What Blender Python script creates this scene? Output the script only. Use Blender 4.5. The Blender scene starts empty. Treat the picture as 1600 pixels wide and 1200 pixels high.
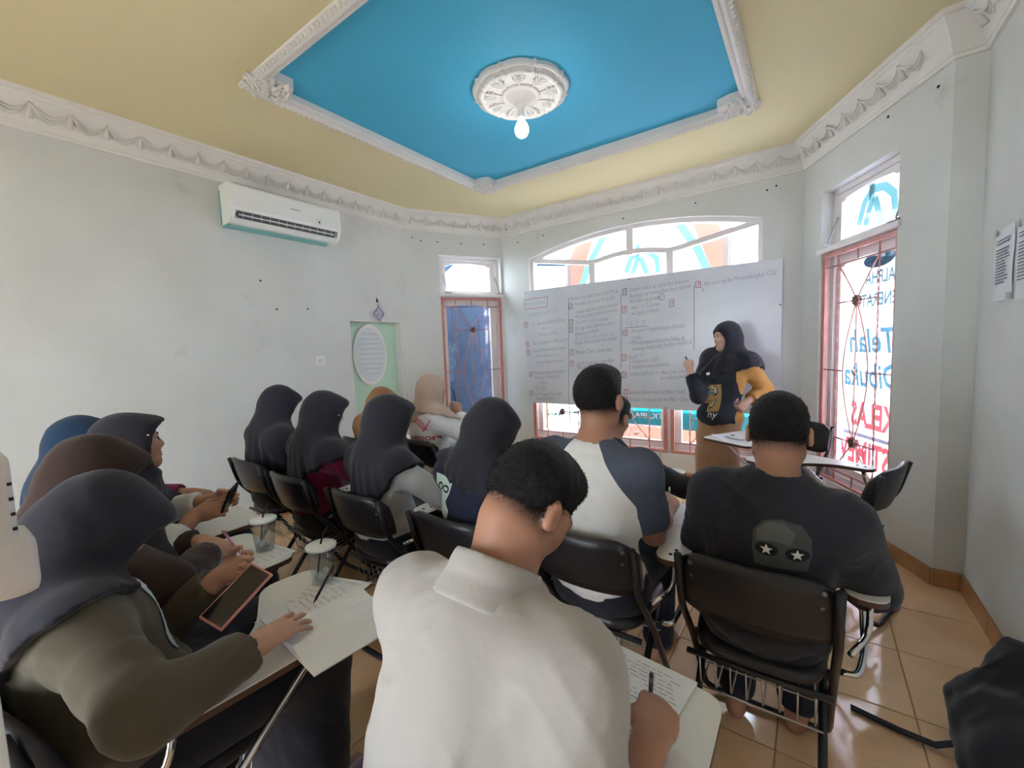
import bpy, bmesh, math, random
import numpy as np
from mathutils import Vector, Matrix
from mathutils.bvhtree import BVHTree

sc = bpy.context.scene
COL = sc.collection
random.seed(7)

# ------------------------------------------------------------------ camera
cam_data = bpy.data.cameras.new('camera'); cam = bpy.data.objects.new('camera', cam_data); COL.objects.link(cam)
cam_data.sensor_width = 36.0; cam_data.lens = 664.7 / 1600 * 36.0; cam_data.clip_start = 0.02
cr = Vector((0.81825, 0.57372, -0.03621)); cu = Vector((-0.01784, 0.0883, 0.99593)); cf = Vector((-0.57458, 0.81428, -0.08248))
CAMZ = 1.45
cam.matrix_world = Matrix(((cr.x, cu.x, -cf.x, 0), (cr.y, cu.y, -cf.y, 0), (cr.z, cu.z, -cf.z, CAMZ), (0, 0, 0, 1)))
sc.camera = cam

# ------------------------------------------------------------------ world (bright overcast sky) and view
w = bpy.data.worlds.new('overcast_sky'); sc.world = w; w.use_nodes = True
bg = w.node_tree.nodes['Background']; bg.inputs['Color'].default_value = (0.80, 0.90, 1.0, 1); bg.inputs['Strength'].default_value = 10.5
sc.view_settings.view_transform = 'Standard'; sc.view_settings.look = 'None'
sc.view_settings.gamma = 1.0; sc.view_settings.use_curve_mapping = False
sc.view_settings.exposure = 1.16

# ------------------------------------------------------------------ helpers: materials
def srgb(r, g, b):
    f = lambda c: (c/255/12.92) if c/255 <= 0.04045 else ((c/255+0.055)/1.055)**2.4
    return (f(r), f(g), f(b), 1)
MATS = {}
def mat(name, col, rough=0.6, metal=0.0, noise=0.0, nscale=8.0, bump=0.0, bscale=60.0, emit=0.0, trans=0.0, ior=1.45, alpha=1.0, spec=0.5, detail=3.0, col2=None, sheen=0.0, coat=0.0):
    """principled material; noise mixes towards col2 (or a darker tone); bump = fine relief"""
    if name in MATS: return MATS[name]
    m = bpy.data.materials.new(name); m.use_nodes = True; nt = m.node_tree; b = nt.nodes['Principled BSDF']
    b.inputs['Base Color'].default_value = col; b.inputs['Roughness'].default_value = rough; b.inputs['Metallic'].default_value = metal
    b.inputs['IOR'].default_value = ior; b.inputs['Transmission Weight'].default_value = trans; b.inputs['Alpha'].default_value = alpha
    b.inputs['Specular IOR Level'].default_value = spec; b.inputs['Sheen Weight'].default_value = sheen; b.inputs['Coat Weight'].default_value = coat
    tc = nt.nodes.new('ShaderNodeTexCoord')
    if noise > 0:
        n = nt.nodes.new('ShaderNodeTexNoise'); n.inputs['Scale'].default_value = nscale; n.inputs['Detail'].default_value = detail
        nt.links.new(tc.outputs['Object'], n.inputs['Vector'])
        r = nt.nodes.new('ShaderNodeValToRGB'); r.color_ramp.elements[0].position = 0.35; r.color_ramp.elements[1].position = 0.7
        c2 = col2 if col2 else tuple([c*(1-noise) for c in col[:3]] + [1])
        r.color_ramp.elements[0].color = c2; r.color_ramp.elements[1].color = col
        nt.links.new(n.outputs['Fac'], r.inputs['Fac']); nt.links.new(r.outputs['Color'], b.inputs['Base Color'])
    if bump > 0:
        n2 = nt.nodes.new('ShaderNodeTexNoise'); n2.inputs['Scale'].default_value = bscale; n2.inputs['Detail'].default_value = 4
        nt.links.new(tc.outputs['Object'], n2.inputs['Vector'])
        bp = nt.nodes.new('ShaderNodeBump'); bp.inputs['Strength'].default_value = bump; bp.inputs['Distance'].default_value = 0.01
        nt.links.new(n2.outputs['Fac'], bp.inputs['Height']); nt.links.new(bp.outputs['Normal'], b.inputs['Normal'])
    if emit > 0:
        b.inputs['Emission Color'].default_value = col; b.inputs['Emission Strength'].default_value = emit
    MATS[name] = m; return m
def translucent(name, col, t=0.7):
    """printed banner / film: diffuse plus translucent, so daylight shines through the print"""
    if name in MATS: return MATS[name]
    m = bpy.data.materials.new(name); m.use_nodes = True; nt = m.node_tree; nt.nodes.remove(nt.nodes['Principled BSDF'])
    d = nt.nodes.new('ShaderNodeBsdfDiffuse'); d.inputs['Color'].default_value = col
    tr = nt.nodes.new('ShaderNodeBsdfTranslucent'); tr.inputs['Color'].default_value = col
    mx = nt.nodes.new('ShaderNodeMixShader'); mx.inputs['Fac'].default_value = t
    nt.links.new(d.outputs[0], mx.inputs[1]); nt.links.new(tr.outputs[0], mx.inputs[2])
    nt.links.new(mx.outputs[0], nt.nodes['Material Output'].inputs['Surface'])
    MATS[name] = m; return m
def glass(name, col=(0.95, 0.98, 1, 1), refl=0.06):
    """thin pane: mostly see-through with a faint gloss"""
    if name in MATS: return MATS[name]
    m = bpy.data.materials.new(name); m.use_nodes = True; nt = m.node_tree; nt.nodes.remove(nt.nodes['Principled BSDF'])
    t = nt.nodes.new('ShaderNodeBsdfTransparent'); t.inputs['Color'].default_value = col
    g = nt.nodes.new('ShaderNodeBsdfGlossy'); g.inputs['Roughness'].default_value = 0.03
    mx = nt.nodes.new('ShaderNodeMixShader'); mx.inputs['Fac'].default_value = refl
    nt.links.new(t.outputs[0], mx.inputs[1]); nt.links.new(g.outputs[0], mx.inputs[2])
    nt.links.new(mx.outputs[0], nt.nodes['Material Output'].inputs['Surface'])
    MATS[name] = m; return m

# ------------------------------------------------------------------ helpers: objects and meshes
def link(o, parent=None):
    COL.objects.link(o)
    if parent is not None: o.parent = parent
    return o
def tag(o, label=None, cat=None, group=None, kind=None):
    if label: o['label'] = label
    if cat: o['category'] = cat
    if group: o['group'] = group
    if kind: o['kind'] = kind
    return o
def empty(name, loc=(0, 0, 0), rz=0.0, parent=None):
    o = bpy.data.objects.new(name, None); o.empty_display_size = 0.1
    o.location = loc; o.rotation_euler = (0, 0, rz); return link(o, parent)
def bobj(name, bm, m, parent=None, smooth=False, loc=None):
    me = bpy.data.meshes.new(name); bmesh.ops.recalc_face_normals(bm, faces=bm.faces[:]); bm.to_mesh(me); bm.free()
    for mm in (m if isinstance(m, (list, tuple)) else [m]): me.materials.append(mm)
    if smooth: me.polygons.foreach_set('use_smooth', [True]*len(me.polygons))
    o = bpy.data.objects.new(name, me)
    if loc: o.location = loc
    return link(o, parent)
def inst(name, src, parent=None, loc=(0, 0, 0), rot=(0, 0, 0), scale=(1, 1, 1)):
    """another object sharing src's mesh data"""
    o = bpy.data.objects.new(name, src.data); o.location = loc; o.rotation_euler = rot; o.scale = scale
    return link(o, parent)
def box(bm, lo, hi, bevel=0.0, M=None, seg=1):
    x0, y0, z0 = lo; x1, y1, z1 = hi
    vs = [bm.verts.new(c) for c in ((x0, y0, z0), (x1, y0, z0), (x1, y1, z0), (x0, y1, z0), (x0, y0, z1), (x1, y0, z1), (x1, y1, z1), (x0, y1, z1))]
    fs = [bm.faces.new([vs[i] for i in q]) for q in ((0, 3, 2, 1), (4, 5, 6, 7), (0, 1, 5, 4), (1, 2, 6, 5), (2, 3, 7, 6), (3, 0, 4, 7))]
    if bevel > 0:
        es = list({e for f in fs for e in f.edges})
        r = bmesh.ops.bevel(bm, geom=es, offset=bevel, segments=seg, affect='EDGES', profile=0.6)
        vs = list({v for f in r['faces'] for v in f.verts} | {v for v in vs if v.is_valid})
    if M is not None: bmesh.ops.transform(bm, matrix=M, verts=[v for v in vs if v.is_valid])
    return vs
def prism(bm, pts, z0, z1, M=None):
    """polygon (x,y) extruded from z0 to z1"""
    a = [bm.verts.new((p[0], p[1], z0)) for p in pts]; b = [bm.verts.new((p[0], p[1], z1)) for p in pts]
    n = len(pts); bm.faces.new(a[::-1]); bm.faces.new(b)
    for i in range(n): bm.faces.new((a[i], a[(i+1) % n], b[(i+1) % n], b[i]))
    if M is not None: bmesh.ops.transform(bm, matrix=M, verts=a+b)
    return a+b
def fillet(pts, rad, n=4, closed=False):
    P = [Vector(p) for p in pts]; out = []
    N = len(P)
    for i in range(N):
        if not closed and (i == 0 or i == N-1): out.append(P[i]); continue
        a, b, c = P[i-1], P[i], P[(i+1) % N]
        d1 = (a-b); d2 = (c-b); l = min(rad, d1.length*0.49, d2.length*0.49)
        p1 = b+d1.normalized()*l; p2 = b+d2.normalized()*l
        for k in range(n+1):
            t = k/n; out.append(p1*(1-t)**2 + b*2*t*(1-t) + p2*t*t)
    return out
def tube(bm, pts, r, seg=8, closed=False, cap=True, r2=None):
    P = [Vector(p) for p in pts]; N = len(P); rings = []
    up = None
    for i in range(N):
        if closed: t = (P[(i+1) % N]-P[i-1])
        else: t = P[min(i+1, N-1)]-P[max(i-1, 0)]
        t.normalize()
        if up is None: up = Vector((0, 0, 1)) if abs(t.z) < 0.9 else Vector((1, 0, 0))
        s = t.cross(up); s.normalize(); u2 = s.cross(t); up = u2
        rr = r if r2 is None else r+(r2-r)*i/(N-1)
        rings.append([bm.verts.new(P[i]+(s*math.cos(a)+u2*math.sin(a))*rr) for a in [2*math.pi*k/seg for k in range(seg)]])
    rng = range(N) if closed else range(N-1)
    for i in rng:
        A, B = rings[i], rings[(i+1) % N]
        for k in range(seg): bm.faces.new((A[k], A[(k+1) % seg], B[(k+1) % seg], B[k]))
    if cap and not closed: bm.faces.new(rings[0][::-1]); bm.faces.new(rings[-1])
    return [v for R in rings for v in R]
def lathe(bm, prof, seg=24, M=None, cap=True):
    rings = []
    for (r, z) in prof:
        rings.append([bm.verts.new((r*math.cos(2*math.pi*k/seg), r*math.sin(2*math.pi*k/seg), z)) for k in range(seg)])
    for A, B in zip(rings[:-1], rings[1:]):
        for k in range(seg): bm.faces.new((A[k], A[(k+1) % seg], B[(k+1) % seg], B[k]))
    if cap:
        bm.faces.new(rings[0][::-1]); bm.faces.new(rings[-1])
    vs = [v for R in rings for v in R]
    if M is not None: bmesh.ops.transform(bm, matrix=M, verts=vs)
    return vs
def sphere(bm, c, r, seg=10, ring=6, scale=(1, 1, 1)):
    rs = bmesh.ops.create_uvsphere(bm, u_segments=seg, v_segments=ring, radius=r)
    for v in rs['verts']: v.co = Vector((v.co.x*scale[0], v.co.y*scale[1], v.co.z*scale[2]))+Vector(c)
    return rs['verts']
def frameM(origin, xdir, ydir, zdir):
    x, y, z, o = Vector(xdir), Vector(ydir), Vector(zdir), Vector(origin)
    return Matrix(((x.x, y.x, z.x, o.x), (x.y, y.y, z.y, o.y), (x.z, y.z, z.z, o.z), (0, 0, 0, 1)))
def text_mesh(body, size, bold=0.0, shear=0.0, extrude=0.0, align='LEFT', res=2, space=1.0):
    cu_ = bpy.data.curves.new('t', 'FONT'); cu_.body = body; cu_.size = size; cu_.offset = bold; cu_.shear = shear
    cu_.extrude = extrude; cu_.align_x = align; cu_.resolution_u = res; cu_.space_character = space
    o = bpy.data.objects.new('t', cu_); COL.objects.link(o)
    me = bpy.data.meshes.new_from_object(o)
    bpy.data.objects.remove(o); bpy.data.curves.remove(cu_)
    return me
def text_obj(name, body, size, M, m, parent, width=None, mirror=False, **kw):
    me = text_mesh(body, size, **kw)
    if len(me.vertices) == 0: return None
    co = np.empty(len(me.vertices)*3, np.float32); me.vertices.foreach_get('co', co); co = co.reshape(-1, 3)
    w0 = co[:, 0].max()-co[:, 0].min()
    if width: co[:, 0] *= width/w0
    if mirror: co[:, 0] *= -1
    R = np.array(M); co = co@R[:3, :3].T+R[:3, 3]
    me.vertices.foreach_set('co', co.astype(np.float32).ravel()); me.update()
    me.materials.clear(); me.materials.append(m); me.name = name
    return link(bpy.data.objects.new(name, me), parent)
# ------------------------------------------------------------------ implicit-surface modeller (smoothly blended limbs, cloth, hijabs)
def V3(*a): return np.array(a, float)
def nrm(v): v = np.array(v, float); return v/np.linalg.norm(v)
def rotm(yaw=0, pitch=0, roll=0):
    cy, sy, cp, sp, c, s = math.cos(yaw), math.sin(yaw), math.cos(pitch), math.sin(pitch), math.cos(roll), math.sin(roll)
    return np.array([[cy, -sy, 0], [sy, cy, 0], [0, 0, 1]])@np.array([[1, 0, 0], [0, cp, -sp], [0, sp, cp]])@np.array([[c, 0, s], [0, 1, 0], [-s, 0, c]])
def RC(a, b, r1, r2, k=0.02): return ('rc', np.array(a, float), np.array(b, float), r1, r2, k)
def EL(c, rad, R=None, k=0.02): return ('el', np.array(c, float), np.array(rad, float), np.eye(3) if R is None else R, k)
def bounds(p, infl=0):
    if p[0] == 'rc':
        m = max(p[3], p[4])+infl; return np.minimum(p[1], p[2])-m, np.maximum(p[1], p[2])+m
    R = p[3]; e = np.sqrt(((R*(p[2]+infl))**2).sum(1)); return p[1]-e, p[1]+e
class Grid:
    def __init__(s, lo, hi, h):
        s.h = h; s.lo = lo-3*h; n = np.ceil((hi-lo)/h).astype(int)+7; s.n = n
        s.ax = [(s.lo[i]+h*np.arange(n[i])).astype(np.float32) for i in range(3)]
    def new(s): return np.full(tuple(s.n), 1.0, np.float32)
    def apply(s, F, p, infl=0.0, cut=False):
        k = p[-1]; l, u = bounds(p, infl); mar = k+2.5*s.h
        i0 = np.clip(((l-mar-s.lo)/s.h).astype(int), 0, s.n); i1 = np.clip(((u+mar-s.lo)/s.h).astype(int)+2, 0, s.n)
        if (i1 <= i0).any(): return
        sl = tuple(slice(a, b) for a, b in zip(i0, i1))
        X = s.ax[0][sl[0]][:, None, None]; Y = s.ax[1][sl[1]][None, :, None]; Z = s.ax[2][sl[2]][None, None, :]
        if p[0] == 'rc':
            a, b, r1, r2 = p[1], p[2], p[3]+infl, p[4]+infl
            ba = b-a; L = max(float(ba@ba), 1e-9)
            t = ((X-a[0])*ba[0]+(Y-a[1])*ba[1]+(Z-a[2])*ba[2])/L; np.clip(t, 0, 1, out=t)
            d = np.sqrt((X-a[0]-t*ba[0])**2+(Y-a[1]-t*ba[1])**2+(Z-a[2]-t*ba[2])**2)-(r1+(r2-r1)*t)
        else:
            c, rad, R = p[1], p[2]+infl, p[3]
            dx, dy, dz = X-c[0], Y-c[1], Z-c[2]
            q = [(dx*R[0, i]+dy*R[1, i]+dz*R[2, i])/rad[i] for i in range(3)]
            k0 = np.sqrt(q[0]**2+q[1]**2+q[2]**2); k1 = np.sqrt((q[0]/rad[0])**2+(q[1]/rad[1])**2+(q[2]/rad[2])**2)
            d = k0*(k0-1)/np.maximum(k1, 1e-6)
        A = F[sl]
        if cut:
            d = -d; hh = np.clip(0.5-0.5*(d-A)/k, 0, 1); F[sl] = d*(1-hh)+A*hh+k*hh*(1-hh)
        else:
            hh = np.clip(0.5+0.5*(d-A)/k, 0, 1); F[sl] = d*(1-hh)+A*hh-k*hh*(1-hh)
    def plane(s, F, pt, n):
        n = nrm(n)
        d = ((s.ax[0]-pt[0])*n[0])[:, None, None]+((s.ax[1]-pt[1])*n[1])[None, :, None]+((s.ax[2]-pt[2])*n[2])[None, None, :]
        np.maximum(F, d.astype(np.float32), out=F)
def smin(A, B, k):
    h = np.clip(0.5+0.5*(B-A)/k, 0, 1); return B*(1-h)+A*h-k*h*(1-h)
def wrinkle(P, freq, seed):
    """soft undulation plus sharper creases, as in worn cloth"""
    rs = np.random.RandomState(seed); out = np.zeros(len(P))
    for o in range(3):
        d1 = nrm(rs.randn(3)*np.array([1, 1, .6])); d2 = nrm(rs.randn(3)); f = freq*(0.6+0.35*o)
        out += np.sin(P@d1*f+2.2*np.sin(P@d2*f*0.55+rs.rand()*6)+rs.rand()*6)/(1+0.5*o)*.30
    for o in range(3):
        d1 = nrm(rs.randn(3)*np.array([.7, .7, 1.2])); d2 = nrm(rs.randn(3)); d3 = nrm(rs.randn(3)); f = freq*(0.8+0.5*o)
        r = 1-2*np.abs(np.sin(P@d1*f*.6+1.8*np.sin(P@d2*f*0.4+rs.rand()*6)+rs.rand()*6)); m = np.clip(np.sin(P@d3*f*.35+rs.rand()*6)*1.2, 0, 1)
        out -= np.clip(r, -.2, 1)*m*.55/(1+.4*o)
    return out
def nets(F, lo, h):
    ins = F < 0
    c = ins[:-1, :-1, :-1].astype(np.int8)
    cnt = np.zeros(tuple(np.array(F.shape)-1), np.int8)
    for i in (0, 1):
        for j in (0, 1):
            for k in (0, 1): cnt += ins[i:F.shape[0]-1+i, j:F.shape[1]-1+j, k:F.shape[2]-1+k]
    act = np.argwhere((cnt > 0) & (cnt < 8))
    idx = np.full(cnt.shape, -1, np.int32); idx[act[:, 0], act[:, 1], act[:, 2]] = np.arange(len(act))
    cor = [(i, j, k) for i in (0, 1) for j in (0, 1) for k in (0, 1)]
    val = {q: F[act[:, 0]+q[0], act[:, 1]+q[1], act[:, 2]+q[2]] for q in cor}
    S = np.zeros((len(act), 3)); N = np.zeros(len(act))
    for q in cor:
        for ax in range(3):
            if q[ax]: continue
            q2 = tuple(1 if i == ax else q[i] for i in range(3))
            a, b = val[q], val[q2]; m = (a < 0) != (b < 0)
            t = np.where(m, a/np.where(m, a-b, 1), 0)
            pos = np.tile(np.array(q, float), (len(act), 1)); pos[:, ax] = t
            S += pos*m[:, None]; N += m
    V = (act+S/N[:, None])*h+lo
    quads = []
    for ax in range(3):
        a = [slice(None)]*3; b = [slice(None)]*3; a[ax] = slice(0, -1); b[ax] = slice(1, None)
        s0 = ins[tuple(a)]; s1 = ins[tuple(b)]
        e = np.argwhere(s0 != s1); o1, o2 = [(1, 2), (2, 0), (0, 1)][ax]
        e = e[(e[:, o1] > 0) & (e[:, o2] > 0) & (e[:, o1] < F.shape[o1]-1) & (e[:, o2] < F.shape[o2]-1)]
        def g(d1, d2):
            q = e.copy(); q[:, o1] -= d1; q[:, o2] -= d2; return idx[q[:, 0], q[:, 1], q[:, 2]]
        Q = np.stack([g(1, 1), g(0, 1), g(0, 0), g(1, 0)], 1)
        fl = ~s0[e[:, 0], e[:, 1], e[:, 2]]
        Q[fl] = Q[fl][:, ::-1]; quads.append(Q)
    return V, np.concatenate(quads)
def np_mesh(name, V, Q, mats):
    me = bpy.data.meshes.new(name)
    me.vertices.add(len(V)); me.vertices.foreach_set('co', V.astype(np.float32).ravel())
    me.loops.add(Q.size); me.loops.foreach_set('vertex_index', Q.astype(np.int32).ravel())
    me.polygons.add(len(Q)); me.polygons.foreach_set('loop_start', (np.arange(len(Q))*4).astype(np.int32))
    me.update(calc_edges=True)
    me.polygons.foreach_set('use_smooth', np.ones(len(Q), bool))
    for m in (mats if isinstance(mats, (list, tuple)) else [mats]): me.materials.append(m)
    return me
def solid(name, groups, h, mats, infl=0.0, cuts=(), clips=(), wr=0.0, wf=30, seed=1, gk=0.04, fold=None):
    """groups: list of (prims, clip planes); every group is blended, clipped, then the groups are blended together"""
    allp = [p for g in groups for p in g[0]]
    bs = [bounds(p, infl) for p in allp]; lo = np.min([b[0] for b in bs], 0); hi = np.max([b[1] for b in bs], 0)
    G = Grid(lo, hi, h); F = None
    for prims, cl in groups:
        A = G.new()
        for p in prims: G.apply(A, p, infl)
        for pt, n in cl: G.plane(A, pt, n)
        F = A if F is None else smin(F, A, gk)
    for p in cuts: G.apply(F, p, 0.0, True)
    for pt, n in clips: G.plane(F, pt, n)
    if wr > 0:
        ii = np.argwhere(np.abs(F) < 0.035); P = ii*h+G.lo
        F[ii[:, 0], ii[:, 1], ii[:, 2]] += (wr*wrinkle(P, wf, seed)).astype(np.float32)
    if fold is not None:
        ii = np.argwhere(np.abs(F) < 0.03); F[ii[:, 0], ii[:, 1], ii[:, 2]] += fold(ii*h+G.lo).astype(np.float32)
    V, Q = nets(F, G.lo, h)
    return np_mesh(name, V, Q, mats)
# ------------------------------------------------------------------ room materials
M_WALL = mat('wall_paint', srgb(218, 219, 217), 0.85, noise=0.05, nscale=1.6, col2=srgb(208, 208, 204), bump=0.12, bscale=35)
M_TRIM = mat('plaster_white', srgb(228, 224, 219), 0.8, noise=0.06, nscale=5, bump=0.1, bscale=50)
M_CEIL = mat('ceiling_khaki', srgb(226, 214, 172), 0.9, noise=0.04, nscale=1.2, bump=0.05, bscale=60)
M_BLUE = mat('ceiling_blue', srgb(70, 176, 214), 0.7, noise=0.04, nscale=2)
M_FRAME = mat('window_paint', srgb(236, 228, 226), 0.55, noise=0.05, nscale=6)
M_PINK = mat('grille_pink', srgb(206, 140, 128), 0.5, noise=0.15, nscale=12)
M_BAR = mat('grille_bar', srgb(168, 112, 104), 0.5, noise=0.2, nscale=20)
M_HUB = mat('grille_hub', srgb(140, 98, 86), 0.55, noise=0.3, nscale=60)
M_STEEL = mat('dull_steel', srgb(150, 148, 146), 0.35, metal=0.9)
M_GLASS = glass('window_glass')
M_TILE = mat('tile_marble', srgb(242, 204, 164), 0.08, noise=0.2, nscale=3.2, detail=6, col2=srgb(228, 184, 140), spec=0.55)
M_SKIRT = mat('tile_skirting', srgb(196, 140, 92), 0.2, noise=0.25, nscale=6)
M_GROUT = mat('grout', srgb(168, 130, 94), 0.9)
M_DARK = mat('dark_hole', srgb(40, 38, 40), 0.8)
M_WHITEP = mat('white_plastic', srgb(234, 232, 228), 0.35)

# faint smudges and damp marks on the plaster
nt = M_WALL.node_tree; b_ = nt.nodes['Principled BSDF']; src_ = b_.inputs['Base Color'].links[0].from_socket
tc_ = nt.nodes.new('ShaderNodeTexCoord'); n_ = nt.nodes.new('ShaderNodeTexNoise'); n_.inputs['Scale'].default_value = 2.6; n_.inputs['Detail'].default_value = 7; n_.inputs['Roughness'].default_value = 0.65; nt.links.new(tc_.outputs['Object'], n_.inputs['Vector'])
rp_ = nt.nodes.new('ShaderNodeValToRGB'); rp_.color_ramp.elements[0].position = 0.63; rp_.color_ramp.elements[0].color = (0, 0, 0, 1); rp_.color_ramp.elements[1].position = 0.80; rp_.color_ramp.elements[1].color = (0.42, 0.42, 0.42, 1); nt.links.new(n_.outputs['Fac'], rp_.inputs['Fac'])
mx_ = nt.nodes.new('ShaderNodeMix'); mx_.data_type = 'RGBA'; mx_.inputs['B'].default_value = srgb(150, 142, 132); nt.links.new(rp_.outputs['Color'], mx_.inputs['Factor']); nt.links.new(src_, mx_.inputs['A']); nt.links.new(mx_.outputs['Result'], b_.inputs['Base Color'])

ZC = 3.09
PL = [(-3.94, -2.3), (-3.94, 3.46), (-3.30, 4.56), (-0.07, 4.56), (0.593, 3.304), (0.72, 3.30), (0.72, -2.3)]
def seg_frame(i):
    a, b = np.array(PL[i]), np.array(PL[i+1]); L = np.hypot(*(b-a)); t = (b-a)/L; n = np.array([-t[1], t[0]])
    return a, t, n, L
def wallM(i):      # local x = along wall, y = outwards, z = up
    a, t, n, L = seg_frame(i); return frameM((a[0], a[1], 0), (t[0], t[1], 0), (n[0], n[1], 0), (0, 0, 1))
def wallP(i):      # local x = along, y = up, z = outwards (for prisms)
    a, t, n, L = seg_frame(i); return frameM((a[0], a[1], 0), (t[0], t[1], 0), (0, 0, 1), (n[0], n[1], 0))
TH = 0.17
def wall(name, i, op=None, e0=0.1, e1=0.1, arch=None):
    a, t, n, L = seg_frame(i); M = wallM(i); bm = bmesh.new(); H = ZC+0.12
    if op is None: box(bm, (-e0, 0, -0.05), (L+e1, TH, H), M=M)
    else:
        u0, u1, z0, z1 = op
        box(bm, (-e0, 0, -0.05), (u0, TH, H), M=M); box(bm, (u1, 0, -0.05), (L+e1, TH, H), M=M)
        if z0 > 0: box(bm, (u0, 0, -0.05), (u1, TH, z0), M=M)
        box(bm, (u0, 0, z1), (u1, TH, H), M=M)
        if arch:
            us = np.linspace(u0, u1, 25); P = [(u, arch(u)) for u in us]
            for p, q in zip(P[:-1], P[1:]): prism(bm, [p, q, (q[0], z1), (p[0], z1)], 0, TH, M=wallP(i))
    return tag(bobj(name, bm, M_WALL), kind='structure')
archf = lambda u: 2.73-0.18*((u-1.66)/1.26)**2          # u along the front wall
wall('wall_left', 0, op=(4.99, 5.69, 0, 1.81))
wall('wall_left_bay', 1, op=(0.43, 1.24, 0.30, 2.62))
wall('wall_front', 2, op=(0.40, 2.92, 0.28, 2.74), arch=archf)
wall('wall_right_bay', 3, op=(0.25, 1.06, 0.30, 2.60), e1=0.0)
wall('wall_jog', 4, e0=0.0)
wall('wall_right', 5)
# unseen back wall behind the camera; opening added and sized to let in fill light
bm = bmesh.new(); y0, y1 = -2.47, -2.3
box(bm, (-4.1, y0, -0.05), (-2.2, y1, ZC+0.12)); box(bm, (-1.1, y0, -0.05), (0.9, y1, ZC+0.12)); box(bm, (-2.2, y0, 2.15), (-1.1, y1, ZC+0.12))
tag(bobj('wall_back', bm, M_WALL), kind='structure')

# ------------------------------------------------------------------ floor of large marble-look tiles, each one a piece
floor_poly = PL
fl = empty('floor'); tag(fl, kind='structure')
bm = bmesh.new()
prism(bm, [(p[0], p[1]) for p in PL], -0.06, -0.004); bobj('screed', bm, M_GROUT, fl)
def clip_poly(poly, pt, n):
    out = []
    for i in range(len(poly)):
        a, b = poly[i], poly[(i+1) % len(poly)]
        da = (a[0]-pt[0])*n[0]+(a[1]-pt[1])*n[1]; db = (b[0]-pt[0])*n[0]+(b[1]-pt[1])*n[1]
        if da <= 0: out.append(a)
        if (da < 0 < db) or (db < 0 < da):
            t = da/(da-db); out.append((a[0]+(b[0]-a[0])*t, a[1]+(b[1]-a[1])*t))
    return out
TS = 0.43; GAP = 0.0022
def tile_mesh(poly, name):
    bm = bmesh.new(); b = 0.003; cx = sum(p[0] for p in poly)/len(poly); cy = sum(p[1] for p in poly)/len(poly)
    top = [bm.verts.new((cx+(p[0]-cx)*(1-2*b/TS), cy+(p[1]-cy)*(1-2*b/TS), 0)) for p in poly]; mid = [bm.verts.new((p[0], p[1], -b*0.6)) for p in poly]; low = [bm.verts.new((p[0], p[1], -0.012)) for p in poly]
    n = len(poly); bm.faces.new(top)
    for A, B in ((mid, top), (low, mid)):
        for k in range(n): bm.faces.new((A[k], A[(k+1) % n], B[(k+1) % n], B[k]))
    bmesh.ops.recalc_face_normals(bm, faces=bm.faces[:])
    me = bpy.data.meshes.new(name); bm.to_mesh(me); bm.free(); me.materials.append(M_TILE); return me
g = TS/2-GAP; full_tile = tile_mesh([(-g, -g), (g, -g), (g, g), (-g, g)], 'tile')
clips = [(PL[1], seg_frame(1)[2]), (PL[2], seg_frame(2)[2]), (PL[3], seg_frame(3)[2]), (PL[0], seg_frame(0)[2]), (PL[5], (1, 0)), ((0, -2.3), (0, -1))]
for ix in range(-11, 2):
    for iy in range(-12, 6):
        cx, cy = 0.35+TS*(ix+0.5), 2.51+TS*(iy+0.5)
        poly = [(-g, -g), (g, -g), (g, g), (-g, g)]; q = [(x+cx, y+cy) for x, y in poly]
        for k_, (pt, n) in enumerate(clips):
            if k_ == 2 and cx > 0.5: continue
            if len(q) >= 3: q = clip_poly(q, pt, n)
        if len(q) < 3: continue
        loc = [(x-cx, y-cy) for x, y in q]
        same = len(q) == 4 and all(abs(a[0]-b[0])+abs(a[1]-b[1]) < 1e-6 for a, b in zip(loc, poly))
        o = bpy.data.objects.new('tile', full_tile if same else tile_mesh(loc, 'tile_cut')); o.location = (cx, cy, 0); link(o, fl)

# skirting tiles
def skirt(name, i, u0=0.0, u1=None):
    a, t, n, L = seg_frame(i); u1 = L if u1 is None else u1; root = tag(empty(name), kind='structure'); M = wallM(i); u = u0; src = {}
    while u < u1-0.01:
        v = min(u+TS, u1); bm = bmesh.new(); box(bm, (u+0.001, -0.012, 0.0), (v-0.001, 0.002, 0.10), bevel=0.002, M=M); bobj('skirting_tile', bm, M_SKIRT, root); u = v
for nm, i, a_, b_ in (('baseboard_left', 0, 0.0, 4.95), ('baseboard_left_bay', 1, 0, None), ('baseboard_front', 2, 0, None), ('baseboard_right_bay', 3, 0, None), ('baseboard_jog', 4, 0, None), ('baseboard_right', 5, 0, None)): skirt(nm, i, a_, b_)

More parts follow.
